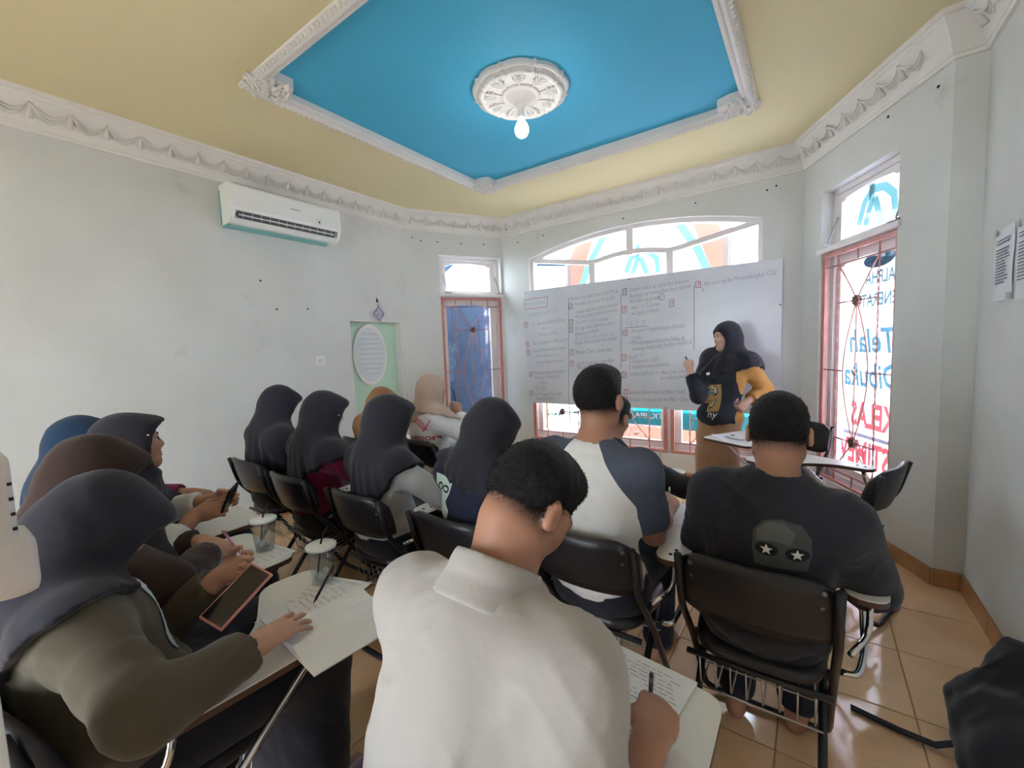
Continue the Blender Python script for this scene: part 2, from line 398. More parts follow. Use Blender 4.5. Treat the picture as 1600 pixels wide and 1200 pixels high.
# ------------------------------------------------------------------ cornice with swag ornaments
prof = [(0.0, 2.875), (0.018, 2.875), (0.022, 2.892), (0.030, 2.897), (0.034, 2.918), (0.048, 2.955), (0.078, 3.005), (0.100, 3.04), (0.108, 3.045), (0.112, 3.06), (0.126, 3.065), (0.130, 3.09)]
def miter(j):
    def inn(i): return -seg_frame(i)[2]
    if j == 0: return inn(0)
    if j == 6: return inn(5)
    a, b = inn(j-1), inn(j); return (a+b)/(1+a@b)
bm = bmesh.new()          # one swag: a little gathered tassel and the folds that hang towards the next one
tube(bm, [(0, 0, 0.055), (0.0, 0.004, 0.03), (-0.002, 0.010, 0.0), (-0.003, 0.014, -0.03)], 0.004, 7, r2=0.017)
for (dz, rr, w0) in ((0.0, 0.0075, 0.0), (-0.016, 0.006, 0.008), (-0.030, 0.005, 0.02)):
    tube(bm, [(w0*0.6+t*(0.168-w0), 0.006+0.004*math.sin(math.pi*t), 0.05+dz*(0.4+math.sin(math.pi*t))-0.045*math.sin(math.pi*t)) for t in np.linspace(0, 0.95, 9)], rr, 5, r2=rr*0.35)
sphere(bm, (0, 0.006, 0.055), 0.009, 6, 4)
swag0 = bobj('swag_ornament', bm, M_TRIM, smooth=True)
first = True
for i in range(6):
    a, t, n, L = seg_frame(i); bm = bmesh.new(); A, B = [], []
    m0, m1 = miter(i), miter(i+1)
    for (wv, z) in prof:
        p = np.array(PL[i])+m0*wv; q = np.array(PL[i+1])+m1*wv
        A.append(bm.verts.new((p[0], p[1], z))); B.append(bm.verts.new((q[0], q[1], z)))
    for k in range(len(prof)-1): bm.faces.new((A[k], B[k], B[k+1], A[k+1]))
    tr = tag(bobj('trim_%d' % (i+1), bm, M_TRIM), kind='structure')
    if i == 4: continue
    off = {0: (2.3+0.564) % 0.172, 1: 0.10, 2: 0.12, 3: 0.12, 5: 0.14}[i]; u = off
    ang = math.atan2(t[1], t[0])
    while u < L-0.10:
        if i == 0 and u < 2.0: u += 0.172; continue
        if i == 5 and u > 3.2: break
        # tilt the ornament so that it lies on the cove
        P = np.array(a)+t*u-n*0.060
        R = Matrix(((t[0], -n[0], 0), (t[1], -n[1], 0), (0, 0, 1))).to_4x4()@Matrix.Rotation(math.radians(-33), 4, 'X')
        o = swag0 if first else bpy.data.objects.new('swag_ornament', swag0.data)
        if not first: COL.objects.link(o)
        first = False; o.parent = tr
        o.matrix_local = Matrix.Translation((P[0], P[1], 2.974))@R
        u += 0.172
bm = bmesh.new(); box(bm, (-3.82, 2.748, 2.89), (-3.808, 2.754, 3.085)); box(bm, (-3.94, 2.746, 2.87), (-3.83, 2.756, 2.95))

bm.free()

# ------------------------------------------------------------------ ceiling: khaki field, raised blue panel, beaded frame, corner leaves
RX0, RX1, RY0, RY1 = -2.75, -0.42, 1.38, 3.53
bm = bmesh.new()
for lo, hi in (((-4.12, -2.48, ZC), (RX0, 4.72, ZC+0.14)), ((RX1, -2.48, ZC), (0.9, 4.72, ZC+0.14)), ((RX0, -2.48, ZC), (RX1, RY0, ZC+0.14)), ((RX0, RY1, ZC), (RX1, 4.72, ZC+0.14))): box(bm, lo, hi)
ceil = tag(bobj('ceiling', bm, M_CEIL), kind='structure')
bm = bmesh.new(); box(bm, (RX0-0.05, RY0-0.05, ZC+0.035), (RX1+0.05, RY1+0.05, ZC+0.13)); bobj('blue_panel', bm, M_BLUE, ceil)
mould = tag(empty('trim_7'), kind='structure')
mprof = [(0.004, 0.037), (0.004, -0.004), (-0.006, -0.016), (-0.020, -0.020), (-0.030, -0.014), (-0.034, -0.022), (-0.052, -0.034), (-0.068, -0.028), (-0.078, -0.012), (-0.088, -0.008), (-0.090, 0.002)]   # (offset outwards from blue edge is negative, z below ceiling)
cs = [(RX0, RY0), (RX1, RY0), (RX1, RY1), (RX0, RY1)]; dg = [(1, 1), (-1, 1), (-1, -1), (1, -1)]
for k in range(4):
    p, q = cs[k], cs[(k+1) % 4]; d0, d1 = dg[k], dg[(k+1) % 4]; bm = bmesh.new(); A, B = [], []
    for (o_, z) in mprof:
        A.append(bm.verts.new((p[0]+d0[0]*o_, p[1]+d0[1]*o_, ZC+z))); B.append(bm.verts.new((q[0]+d1[0]*o_, q[1]+d1[1]*o_, ZC+z)))
    for j in range(len(mprof)-1): bm.faces.new((A[j], B[j], B[j+1], A[j+1]))
    bobj('frame_moulding', bm, M_TRIM, mould)
bm = bmesh.new()
for k in range(4):
    p, q = np.array(cs[k], float), np.array(cs[(k+1) % 4], float); L = np.hypot(*(q-p)); n_ = int(L/0.036); t = (q-p)/L; nn = np.array([t[1], -t[0]])
    for j in range(n_):
        c = p+t*(j+0.5)*L/n_+nn*0.075; sphere(bm, (c[0], c[1], ZC-0.022), 0.014, 6, 4)
tag(bobj('bead_row', bm, M_TRIM, mould, smooth=True), kind='stuff')
rs = np.random.RandomState(3)
for k in range(4):
    bm = bmesh.new(); c = np.array(cs[k]); d = np.array(dg[k])
    prism(bm, [(c[0]-d[0]*0.07, c[1]-d[1]*0.07), (c[0]+d[0]*0.15, c[1]-d[1]*0.07), (c[0]+d[0]*0.15, c[1]+d[1]*0.12), (c[0]+d[0]*0.07, c[1]+d[1]*0.15), (c[0]-d[0]*0.07, c[1]+d[1]*0.15)], ZC-0.022, ZC+0.04)
    for j in range(46):
        ang = rs.rand()*2*math.pi; rr = 0.03+0.10*rs.rand(); x, y = c[0]+d[0]*0.025+rr*math.cos(ang), c[1]+d[1]*0.025+rr*math.sin(ang)
        L_ = 0.018+0.022*rs.rand(); e = rs.rand()*math.pi
        tube(bm, [(x-L_*math.cos(e), y-L_*math.sin(e), ZC-0.016), (x, y, ZC-0.030-0.014*rs.rand()), (x+L_*math.cos(e), y+L_*math.sin(e), ZC-0.016)], 0.010, 5, r2=0.013)
    bobj('acanthus_corner', bm, M_TRIM, mould, smooth=False)

# ------------------------------------------------------------------ ceiling rose and bare bulb
RC_ = (-1.58, 2.455, ZC+0.036)
rose = tag(empty('ceiling_rose', RC_), 'white scalloped plaster ceiling rose with leaf relief on the blue panel', 'ceiling rose')
NL = 9
def scal(th, R):
    f = (th*NL/(2*math.pi)) % 1.0; e = min(f, 1-f)
    return R*(0.875+0.085*math.sqrt(max(0, math.sin(math.pi*f)))+0.10*math.exp(-(e/0.045)**2))
bm = bmesh.new(); rings = []; NS = 180
for (R, z) in ((0.325, 0.0), (0.325, -0.022), (0.315, -0.030), (0.300, -0.030), (0.290, -0.040), (0.283, -0.052), (0.270, -0.056), (0.255, -0.050), (0.245, -0.036)):
    rings.append([bm.verts.new((scal(2*math.pi*k/NS, R)*math.cos(2*math.pi*k/NS), scal(2*math.pi*k/NS, R)*math.sin(2*math.pi*k/NS), z)) for k in range(NS)])
rings.append([bm.verts.new((0.10*math.cos(2*math.pi*k/NS), 0.10*math.sin(2*math.pi*k/NS), -0.034)) for k in range(NS)])
for A, B in zip(rings[:-1], rings[1:]):
    for k in range(NS): bm.faces.new((A[k], A[(k+1) % NS], B[(k+1) % NS], B[k]))
bm.faces.new(rings[-1])
bobj('scalloped_plate', bm, M_TRIM, rose)
bm = bmesh.new()
for s in (-1, 1):
    for j in range(4):
        a0 = 0.05+0.05*j; tube(bm, [(0.004*s, a0*0.55, -0.004), (s*(0.018+0.006*j), a0*0.62+0.030, -0.012), (s*(0.034+0.004*j), a0*0.55+0.052, -0.004)], 0.0055, 5, r2=0.009)
tube(bm, [(0, 0.0, -0.004), (0, 0.06, -0.010), (0, 0.125, -0.004)], 0.006, 5, r2=0.004)
leaf = bobj('acanthus_leaf', bm, M_TRIM, rose, smooth=True)
for k in range(NL):
    o = leaf if k == 0 else inst('acanthus_leaf', leaf, rose)
    th = 2*math.pi*(k+0.5)/NL; o.location = (0.110*math.cos(th), 0.110*math.sin(th), -0.034); o.rotation_euler = (0, 0, th-math.pi/2)
bm = bmesh.new(); lathe(bm, [(0.125, -0.034), (0.122, -0.046), (0.108, -0.050), (0.100, -0.044), (0.090, -0.052), (0.066, -0.066), (0.048, -0.088), (0.036, -0.094)], 32); bobj('centre_boss', bm, M_TRIM, rose, smooth=True)
lamp = tag(empty('pendant_bulb', (RC_[0], RC_[1], ZC-0.055)), 'bare glowing bulb on a white lamp holder under the ceiling rose', 'light bulb')
bm = bmesh.new(); lathe(bm, [(0.032, 0.0), (0.030, -0.012), (0.020, -0.018), (0.019, -0.06), (0.024, -0.066), (0.025, -0.085)], 20); bobj('lamp_holder', bm, M_WHITEP, lamp, smooth=True)
M_BULB = mat('bulb_glow', (1, 0.97, 0.93, 1), 0.4, emit=4)
bm = bmesh.new(); lathe(bm, [(0.020, -0.085), (0.022, -0.10), (0.036, -0.122), (0.046, -0.148), (0.046, -0.170), (0.036, -0.192), (0.018, -0.205), (0.002, -0.208)], 20); bobj('bulb', bm, M_BULB, lamp, smooth=True)
pl = bpy.data.lights.new('bulb_light', 'POINT'); pl.energy = 2; pl.color = (0.95, 0.97, 1.0); pl.shadow_soft_size = 0.05
plo = bpy.data.objects.new('bulb_light', pl); plo.location = (0, 0, -0.27); link(plo, lamp)
# ------------------------------------------------------------------ windows
def ribbon(bm, pts, wd, w0, w1, MP):
    """flat bar following 2D points (u,z) with mitred joints, width wd, from depth w0 to w1 (outwards)"""
    P = [np.array(p, float) for p in pts]; n = len(P); L_, R_ = [], []
    for i in range(n):
        ds = []
        if i > 0: ds.append((P[i]-P[i-1])/np.hypot(*(P[i]-P[i-1])))
        if i < n-1: ds.append((P[i+1]-P[i])/np.hypot(*(P[i+1]-P[i])))
        ns = [np.array([-d[1], d[0]]) for d in ds]; m = ns[0] if len(ns) == 1 else (ns[0]+ns[1])/(1+max(-.5, ns[0]@ns[1]))
        L_.append(P[i]+m*wd/2); R_.append(P[i]-m*wd/2)
    V = {(k, wv): [bm.verts.new(MP@Vector((q[0], q[1], wv))) for q in S] for k, S in (('l', L_), ('r', R_)) for wv in (w0, w1)}
    for i in range(n-1):
        for a, b in ((('l', w0), ('r', w0)), (('r', w1), ('l', w1)), (('l', w1), ('l', w0)), (('r', w0), ('r', w1))): bm.faces.new((V[a][i], V[b][i], V[b][i+1], V[a][i+1]))
    for i in (0, n-1): bm.faces.new((V['l', w0][i], V['r', w0][i], V['r', w1][i], V['l', w1][i]))
seg_bar = ribbon
def plate_hole(bm, rect, inner, w0, w1, MP):
    """rectangular board with a shaped hole"""
    u0, u1, z0, z1 = rect; c = np.mean(np.array(inner), 0)
    angs = sorted([math.atan2(z-c[1], u-c[0]) for u in (u0, u1) for z in (z0, z1)]+[math.atan2(p[1]-c[1], p[0]-c[0]) for p in inner])
    def ray_rect(a):
        dx, dy = math.cos(a), math.sin(a); ts = []
        if dx > 1e-9: ts.append((u1-c[0])/dx)
        if dx < -1e-9: ts.append((u0-c[0])/dx)
        if dy > 1e-9: ts.append((z1-c[1])/dy)
        if dy < -1e-9: ts.append((z0-c[1])/dy)
        t = min(ts); return (c[0]+dx*t, c[1]+dy*t)
    def ray_in(a):
        dx, dy = math.cos(a), math.sin(a); best = None
        for i in range(len(inner)):
            p = np.array(inner[i])-c; q = np.array(inner[(i+1) % len(inner)])-c; e = q-p
            den = dx*e[1]-dy*e[0]
            if abs(den) < 1e-12: continue
            t = (p[0]*e[1]-p[1]*e[0])/den; s = (p[0]*dy-p[1]*dx)/den
            if t > 0 and -1e-6 <= s <= 1+1e-6: best = t if best is None else min(best, t)
        return (c[0]+dx*best, c[1]+dy*best)
    O = [ray_rect(a) for a in angs]; I = [ray_in(a) for a in angs]; n = len(angs)
    vs = {}
    for nm, L in (('o', O), ('i', I)):
        for wv in (w0, w1): vs[nm, wv] = [bm.verts.new(MP@Vector((p[0], p[1], wv))) for p in L]
    for k in range(n):
        j = (k+1) % n
        for A, B in ((vs['o', w0], vs['i', w0]), (vs['i', w1], vs['o', w1]), (vs['i', w0], vs['i', w1]), (vs['o', w1], vs['o', w0])):
            try: bm.faces.new((A[k], A[j], B[j], B[k]))
            except ValueError: pass
def pane(name, pts, w, MP, m, parent):
    bm = bmesh.new(); prism(bm, pts, w, w+0.004, M=MP); return bobj(name, bm, m, parent)
def arch_hole(u0, u1, z0, z1, rise=0.035, sh=0.06):
    """pane outline with a bracket-arched head"""
    P = [(u0, z0), (u1, z0), (u1, z1-rise), (u1-sh*0.6, z1-rise)]
    for t in np.linspace(0, 1, 9): P.append((u1-sh-(u1-u0-2*sh)*t, z1-rise+rise*(0.35+0.65*math.sin(math.pi*(0.12+0.76*t)))))
    P += [(u0+sh*0.6, z1-rise), (u0, z1-rise)]
    return P
# --- front window: five panes above the board, three casements below
MP2, MM2 = wallP(2), wallM(2)
W1 = tag(empty('window_1'), kind='structure')
U = lambda x: x+3.30
xs = [-2.90, -2.075, -1.21, -0.38]
low = lambda x: {0: 2.52-0.14*(x+2.90)/0.825, 1: 2.38+0.055*math.sin(math.pi*(x+2.075)/0.865), 2: 2.38+0.14*(x+1.21)/0.83}[0 if x < -2.075 else 1 if x < -1.21 else 2]
bm = bmesh.new()
for x in (xs[0]+0.018, xs[3]-0.018): seg_bar(bm, [(U(x), 0.28), (U(x), 2.535)], 0.045, 0.048, 0.132, MP2)
seg_bar(bm, [(U(x), archf(U(x))-0.02) for x in np.linspace(xs[0], xs[3], 25)], 0.045, 0.05, 0.13, MP2)
seg_bar(bm, [(U(xs[0]), 0.30), (U(xs[3]), 0.30)], 0.045, 0.05, 0.13, MP2)
bobj('window_frame', bm, M_FRAME, W1)
bm = bmesh.new(); seg_bar(bm, [(U(x), low(x)+0.02) for x in np.linspace(xs[0]+.004, xs[3]-.004, 31)], 0.05, 0.055, 0.125, MP2); bobj('transom_rail', bm, M_FRAME, W1)
for x in xs[1:3]:
    bm = bmesh.new(); seg_bar(bm, [(U(x), 0.28), (U(x), 2.40)], 0.07, 0.047, 0.133, MP2); bobj('mullion', bm, M_FRAME, W1)
bm = bmesh.new(); seg_bar(bm, [(U(-1.63), 2.42), (U(-1.63), 2.71)], 0.075, 0.047, 0.133, MP2); bobj('mullion', bm, M_FRAME, W1)
bm = bmesh.new(); seg_bar(bm, [(U(-2.9), 2.13), (U(-0.38), 2.13)], 0.05, 0.053, 0.127, MP2); bobj('transom_rail', bm, M_FRAME, W1)
for k in range(3):
    a, b = U(xs[k])+0.035, U(xs[k+1])-0.035
    top = [(u, low(u-3.30)) for u in np.linspace(b, a, 9)]
    pane('pane', [(a, 2.155), (b, 2.155)]+top, 0.09, MP2, M_GLASS, W1)
    bm = bmesh.new(); plate_hole(bm, (a, b, 0.325, 2.105), [(a+.07, .40), (b-.07, .40), (b-.07, 2.03), (a+.07, 2.03)], 0.07, 0.11, MP2)
    cs_ = bobj('casement', bm, M_FRAME, W1); pane('pane', [(a+.06, .39), (b-.06, .39), (b-.06, 2.04), (a+.06, 2.04)], 0.09, MP2, M_GLASS, cs_)
for (x0, x1) in ((-2.88, -1.66), (-1.60, -0.40)):
    q = np.linspace(x0, x1, 12); pane('pane', [(U(x), low(x)+0.04) for x in q]+[(U(x), archf(U(x))-0.04) for x in q[::-1]], 0.09, MP2, M_GLASS, W1)
# --- side windows: casement below, hopper transom with two stays above
def side_window(name, i, u0, u1, z0, zt, z1, filmed):
    MP, MM = wallP(i), wallM(i); root = tag(empty(name), kind='structure')
    bm = bmesh.new()
    for u in (u0+0.02, u1-0.02): seg_bar(bm, [(u, z0), (u, z1)], 0.04, 0.08, 0.16, MP)
    for z in (z0+0.02, z1-0.02): seg_bar(bm, [(u0, z), (u1, z)], 0.04, 0.08, 0.16, MP)
    bobj('window_frame', bm, M_FRAME, root)
    bm = bmesh.new(); box(bm, (u0-0.03, -0.02, zt-0.012), (u1+0.03, 0.16, zt+0.028), bevel=0.004, M=MM); bobj('transom_rail', bm, M_FRAME, root)
    a, b = u0+0.045, u1-0.045
    hole = arch_hole(a+0.05, b-0.08, z0+0.12, zt-0.10)
    bm = bmesh.new(); plate_hole(bm, (a, b, z0+0.045, zt-0.02), hole, 0.10, 0.14, MP); c = bobj('casement', bm, M_FRAME, root)
    pane('pane', hole, 0.118, MP, filmed, c)
    # hopper transom, hinged at the foot and leaning in
    hole = arch_hole(a+0.055, b-0.075, zt+0.075, z1-0.075)
    bm = bmesh.new(); plate_hole(bm, (a, b, zt+0.03, z1-0.045), hole, 0.09, 0.125, MP); h = bobj('transom_sash', bm, M_FRAME, root)
    pane('pane', hole, 0.105, MP, M_GLASS, h)
    for u in (a+0.02, b-0.005):
        bm = bmesh.new(); tube(bm, [MM@Vector((u, 0.085, zt+0.26)), MM@Vector((u+0.03, 0.0, zt+0.04))], 0.006, 6); box(bm, (u-0.01, -0.025, zt+0.03), (u+0.07, 0.005, zt+0.042), M=MM)
        bobj('window_stay', bm, M_STEEL, h)
    return root
M_FILM_BLUE = glass('blue_glass_film', srgb(214, 222, 232), 0.10)
side_window('window_2', 1, 0.43, 1.24, 0.30, 2.13, 2.62, M_FILM_BLUE)
side_window('window_3', 3, 0.25, 1.06, 0.30, 2.13, 2.60, M_GLASS)
# the stays and sash of the right bay window stand further in its deep reveal
# ------------------------------------------------------------------ window grilles (iron bars with rosettes)
GW, GZ0, GZ1 = 0.81, 0.29, 2.11; gc = (GZ0+GZ1)/2
def gm(fn, m, name, smooth=False):
    bm = bmesh.new(); fn(bm); return bobj(name, bm, m, None, smooth)
ZI = Matrix(((1, 0, 0, 0), (0, 0, 1, 0), (0, 1, 0, 0), (0, 0, 0, 1)))
def g_frame(bm):
    h = GW/2; e = 0.018
    for lo, hi in (((-h, -0.012, GZ0), (-h+2*e, 0.012, GZ1)), ((h-2*e, -0.012, GZ0), (h, 0.012, GZ1)), ((-h+2*e, -0.012, GZ0), (h-2*e, 0.012, GZ0+1.6*e)), ((-h+2*e, -0.012, GZ1-1.6*e), (h-2*e, 0.012, GZ1))): box(bm, lo, hi)
def line(p, q, r=0.0055): return lambda bm: tube(bm, [(p[0], 0, p[1]), (q[0], 0, q[1])], r, 6)
def twist(x, z0, z1):
    def f(bm):
        n = 60
        for s in (0, math.pi):
            tube(bm, [(x+0.004*math.cos(s+k*0.9), 0.004*math.sin(s+k*0.9), z0+(z1-z0)*k/n) for k in range(n+1)], 0.0042, 4, cap=False)
    return f
def curve(pts, r=0.0055): return lambda bm: tube(bm, [(p[0], 0, p[1]) for p in pts], r, 6)
def hub(z, r=0.036):
    def f(bm):
        prism(bm, [((r*(1+0.12*math.cos(8*a)))*math.cos(a), (r*(1+0.12*math.cos(8*a)))*math.sin(a)) for a in np.linspace(0, 2*math.pi, 33)[:-1]], -0.014, 0.014, M=Matrix.Translation((0, 0, z))@ZI)
        sphere(bm, (0, -0.014, z), r*0.45, 8, 5, (1, .6, 1)); sphere(bm, (0, 0.014, z), r*0.45, 8, 5, (1, .6, 1))
    return f
def knot(z):
    def f(bm):
        for k in range(4):
            a = k*math.pi/2; tube(bm, [(0, 0, z-0.035), (0.018*math.cos(a), 0.018*math.sin(a), z-0.01), (0.018*math.cos(a+1), 0.018*math.sin(a+1), z+0.01), (0, 0, z+0.035)], 0.004, 5)
        sphere(bm, (0, 0, z-0.04), 0.01, 6, 4); sphere(bm, (0, 0, z+0.04), 0.01, 6, 4)
    return f
H1, H2, BX = 1.71, 0.66, 0.215
hw = GW/2-0.02
spec = [('frame', g_frame, M_PINK), ('twisted_bar', twist(-BX, GZ0+.02, GZ1-.02), M_PINK), ('twisted_bar', twist(BX, GZ0+.02, GZ1-.02), M_PINK)]
for z in (2.0, 0.40): spec.append(('cross_bar', line((-hw, z), (hw, z)), M_BAR))
for z in (H1, H2): spec += [('cross_bar', line((-BX, z), (BX, z)), M_BAR), ('rosette', hub(z), M_HUB)]
for s in (-1, 1):
    spec += [('cross_bar', line((s*hw, 1.19), (s*0.135, 1.19)), M_BAR),
             ('oval_bar', curve([(s*0.135*math.sin(math.pi*t), H1+(H2-H1)*t) for t in np.linspace(0, 1, 21)]), M_PINK),
             ('fan_bar', curve([(s*BX*(t**1.0), H1+(2.0-H1)*(t**0.9)) for t in np.linspace(0, 1, 9)]), M_PINK),
             ('fan_bar', curve([(s*BX*t, H2+(0.40-H2)*t) for t in np.linspace(0, 1, 5)]), M_PINK)]
spec += [('centre_bar', line((0, H2), (0, H1)), M_PINK), ('knot', knot(1.19), M_STEEL), ('short_bar', line((0, 2.0), (0, GZ1-.02)), M_BAR), ('short_bar', line((0, GZ0+.02), (0, 0.40)), M_BAR)]
protos = [(nm, gm(fn, m, nm)) for nm, fn, m in spec]
def grille(i, u, w_, label, group=None, use=False):
    root = empty('window_grille'); root.matrix_world = wallM(i)@Matrix.Translation((u, w_, 0)); tag(root, label, 'grille', group)
    for nm, src in protos:
        if use: src.parent = root
        else: inst(nm, src, root)
    return root
grille(1, 0.835, 0.03, 'pink iron window grille over the blue-filmed window beside the pale green door', use=True)
grille(3, 0.655, 0.03, 'pink iron window grille over the tall window at the right, near the pillar')
for k, lab in enumerate(('pink iron grille under the left end of the whiteboard', 'pink iron grille under the middle of the whiteboard, behind the seated man', 'pink iron grille under the whiteboard, half hidden by the standing teacher')):
    grille(2, U((xs[k]+xs[k+1])/2), 0.02, lab)

# ------------------------------------------------------------------ printed banners and the view outside
def ink(r, g, b, k=0.50):
    # opaque printing ink: most of the daylight behind the sheet is held back
    c = srgb(r, g, b); return (c[0]*k, c[1]*k, c[2]*k, 1)
def ink2(r, g, b, k=0.62):
    # the same for vinyl laid on with two faces
    c = srgb(r, g, b); return (c[0]**.5*k, c[1]**.5*k, c[2]**.5*k, 1)
B_WHITE = translucent('banner_white', ink(250, 240, 238, 0.95)); B_TEAL = translucent('banner_teal', ink2(125, 202, 202)); B_ORANGE = translucent('banner_orange', ink2(246, 152, 128)); B_CYAN = translucent('banner_cyan', ink2(40, 196, 210, .5)); B_RED = translucent('banner_red', ink(240, 110, 116, .34)); B_PEACH = translucent('banner_peach', ink2(250, 172, 142, .46))
def bplane(i, w_):   # banner frame: x along wall, y up, z outwards at distance w_
    return wallP(i)@Matrix.Translation((0, 0, w_))
def flat(name, pts, m, parent, M, d=0.0, th=0.0015):
    bm = bmesh.new(); prism(bm, pts, d, d+th, M=M); return bobj(name, bm, m, parent)
def band(name, pts, wd, m, parent, M, d):
    bm = bmesh.new(); ribbon(bm, pts, wd, d, d+0.001, M); return bobj(name, bm, m, parent)
def logo(parent, M, cu_, cz, s):
    """the arched letter-A mark, seen from behind"""
    band('logo_stroke', [(cu_-.34*s, cz-.25*s), (cu_-.22*s, cz+.05*s), (cu_-.02*s, cz+.22*s)], .12*s, B_TEAL, parent, M, -0.002)
    band('logo_stroke', [(cu_-.18*s, cz-.30*s), (cu_-.06*s, cz+.02*s), (cu_-.06*s, cz+.36*s)], .12*s, B_TEAL, parent, M, -0.0045)
    band('logo_stroke', [(cu_-.02*s, cz+.18*s), (cu_+.20*s, cz+.14*s), (cu_+.38*s, cz-.02*s), (cu_+.42*s, cz-.34*s)], .12*s, B_TEAL, parent, M, -0.007)
    band('logo_stroke', [(cu_+.02*s, cz+.05*s), (cu_+.16*s, cz-.34*s)], .12*s, B_TEAL, parent, M, -0.0095)
    band('logo_foot', [(cu_-.36*s, cz-.50*s), (cu_-.02*s, cz-.50*s)], .16*s, B_TEAL, parent, M, -0.002)
    band('logo_foot', [(cu_+.02*s, cz-.50*s), (cu_+.30*s, cz-.50*s)], .16*s, B_ORANGE, parent, M, -0.002)
def mtext(body, size, u, z, M, m, parent, width, d=-0.002, **kw):
    """lettering printed on the outer face, so it reads mirrored from the room; (u,z) is its right-hand end"""
    MM_ = M@Matrix.Translation((u, z, d)); return text_obj('lettering', body, size, MM_, m, parent, width=width, mirror=True, **kw)
# front banner board outside the big window
BF = bplane(2, 0.42)
lb = tag(empty('price_banner'), 'cyan and peach printed banner reading SMP and SMA below the whiteboard', 'banner')
ban = tag(empty('shop_banner'), 'white printed banner with teal and orange stripes outside the arched front window', 'banner')
flat('banner_sheet', [(0.72, 1.60), (2.58, 1.60), (2.58, 3.0), (0.72, 3.0)], B_WHITE, ban, BF)
for s, c in ((1, 0.72), (-1, 2.58)):
    X = lambda v: c+s*v
    flat('orange_wedge', [(X(.0), 2.05), (X(.10), 2.05), (X(.36), 2.75), (X(.60), 3.0), (X(.30), 3.0), (X(0.0), 2.5)][::s], B_ORANGE, ban, BF, -0.002)
    band('teal_stripe', [(X(.12), 2.02), (X(.30), 2.45), (X(.62), 2.95)], 0.085, B_TEAL, ban, BF, -0.004)
    band('grey_edge', [(X(.02), 1.6), (X(.02), 3.0)], 0.05, translucent('banner_grey', ink2(222, 206, 202)), ban, BF, -0.006)
for nm_, pr, xx, zz in (('banner_pole', ban, (0.70, 2.60), 3.0), ('banner_pole', lb, (1.0, 2.97), 1.0)):
    for u_ in xx: bm = bmesh.new(); tube(bm, [wallM(2)@Vector((u_, 0.43, -0.07)), wallM(2)@Vector((u_, 0.43, zz))], 0.015, 8); bobj(nm_, bm, M_STEEL, pr)
logo(ban, BF, 1.66, 2.42, 0.5)
BL = bplane(2, 0.40)
flat('banner_sheet', [(1.02, 0.10), (2.95, 0.10), (2.95, 0.66), (1.02, 0.66)], B_PEACH, lb, BL)
flat('cyan_field', [(1.02, 0.50), (2.02, 0.50), (2.06, 0.56), (2.06, 1.0), (1.02, 1.0)], B_CYAN, lb, BL, -0.002)
flat('cyan_field', [(2.12, 0.47), (2.95, 0.47), (2.95, 1.0), (2.12, 1.0)], B_CYAN, lb, BL, -0.002)
flat('white_line', [(1.02, 0.475), (2.06, 0.475), (2.06, 0.50), (1.02, 0.50)], B_WHITE, lb, BL, -0.003)
mtext('SMP', 0.15, 1.69, 0.70, BL, B_WHITE, lb, 0.27, -0.005, bold=0.006)
mtext('MTK, IPA, INF', 0.09, 2.0, 0.58, BL, B_WHITE, lb, 0.62, -0.005, bold=0.002)
mtext('SMA', 0.10, 1.69, 0.36, BL, B_WHITE, lb, 0.22, -0.005, bold=0.004)
# right bay banner
BR = bplane(3, 0.178)
rb = tag(empty('class_banner'), 'white printed banner with mirrored blue and red lettering outside the right window', 'banner')
flat('banner_sheet', [(0.02, -0.07), (1.12, -0.07), (1.12, 2.9), (0.02, 2.9)], translucent('banner_pale', ink(246, 240, 246, 0.95)), rb, BR)
B_BLUE = translucent('banner_blue', ink(110, 180, 200, .30)); B_DTEAL = translucent('banner_dark_teal', ink(110, 164, 170, .30))
logo(rb, BR, 0.58, 2.42, 0.50)
flat('logo_disc', [(0.64+0.16*math.cos(a), 2.0+0.06*math.sin(a)) for a in np.linspace(0, 2*math.pi, 17)[:-1]], B_BLUE, rb, BR, -0.002)
mtext('ALPHA', 0.13, 0.80, 1.83, BR, B_DTEAL, rb, 0.30, bold=0.004)
mtext('GENERATI', 0.13, 0.90, 1.67, BR, B_DTEAL, rb, 0.45, bold=0.004)
mtext('Telah', 0.25, 0.84, 1.33, BR, B_BLUE, rb, 0.47, bold=0.006, shear=0.2)
mtext('Dibuka', 0.25, 0.88, 1.07, BR, B_BLUE, rb, 0.58, bold=0.006, shear=0.2)
mtext('KELAS', 0.26, 0.84, 0.76, BR, B_RED, rb, 0.45, bold=0.010)
mtext('ISTIMEWA', 0.26, 0.86, 0.46, BR, B_RED, rb, 0.80, bold=0.010)
flat('pale_rule', [(0.3, 0.67), (1.1, 0.67), (1.1, 0.70), (0.3, 0.70)], translucent('banner_rule', ink(210, 210, 222, .6)), rb, BR, -0.002)
# left bay: a deep blue banner stands outside
BB = bplane(1, 0.55)
bb = tag(empty('blue_banner'), 'blue printed banner standing outside the narrow left window', 'banner')
flat('banner_sheet', [(-0.3, 0.0), (1.9, 0.0), (1.9, 2.08), (-0.3, 2.08)], translucent('banner_navy', ink(126, 140, 164, .42), 0.30), bb, BB)
flat('pale_print', [(0.35, 1.0), (0.72, 1.02), (0.74, 1.52), (0.35, 1.52)], translucent('banner_sky', ink(160, 176, 200, .5), 0.4), bb, BB, -0.002)
mtext('Alpha', 0.2, 0.80, 1.42, BB, B_TEAL, bb, 0.36, -0.004)
mtext('Gen', 0.2, 0.76, 1.22, BB, B_TEAL, bb, 0.26, -0.004)
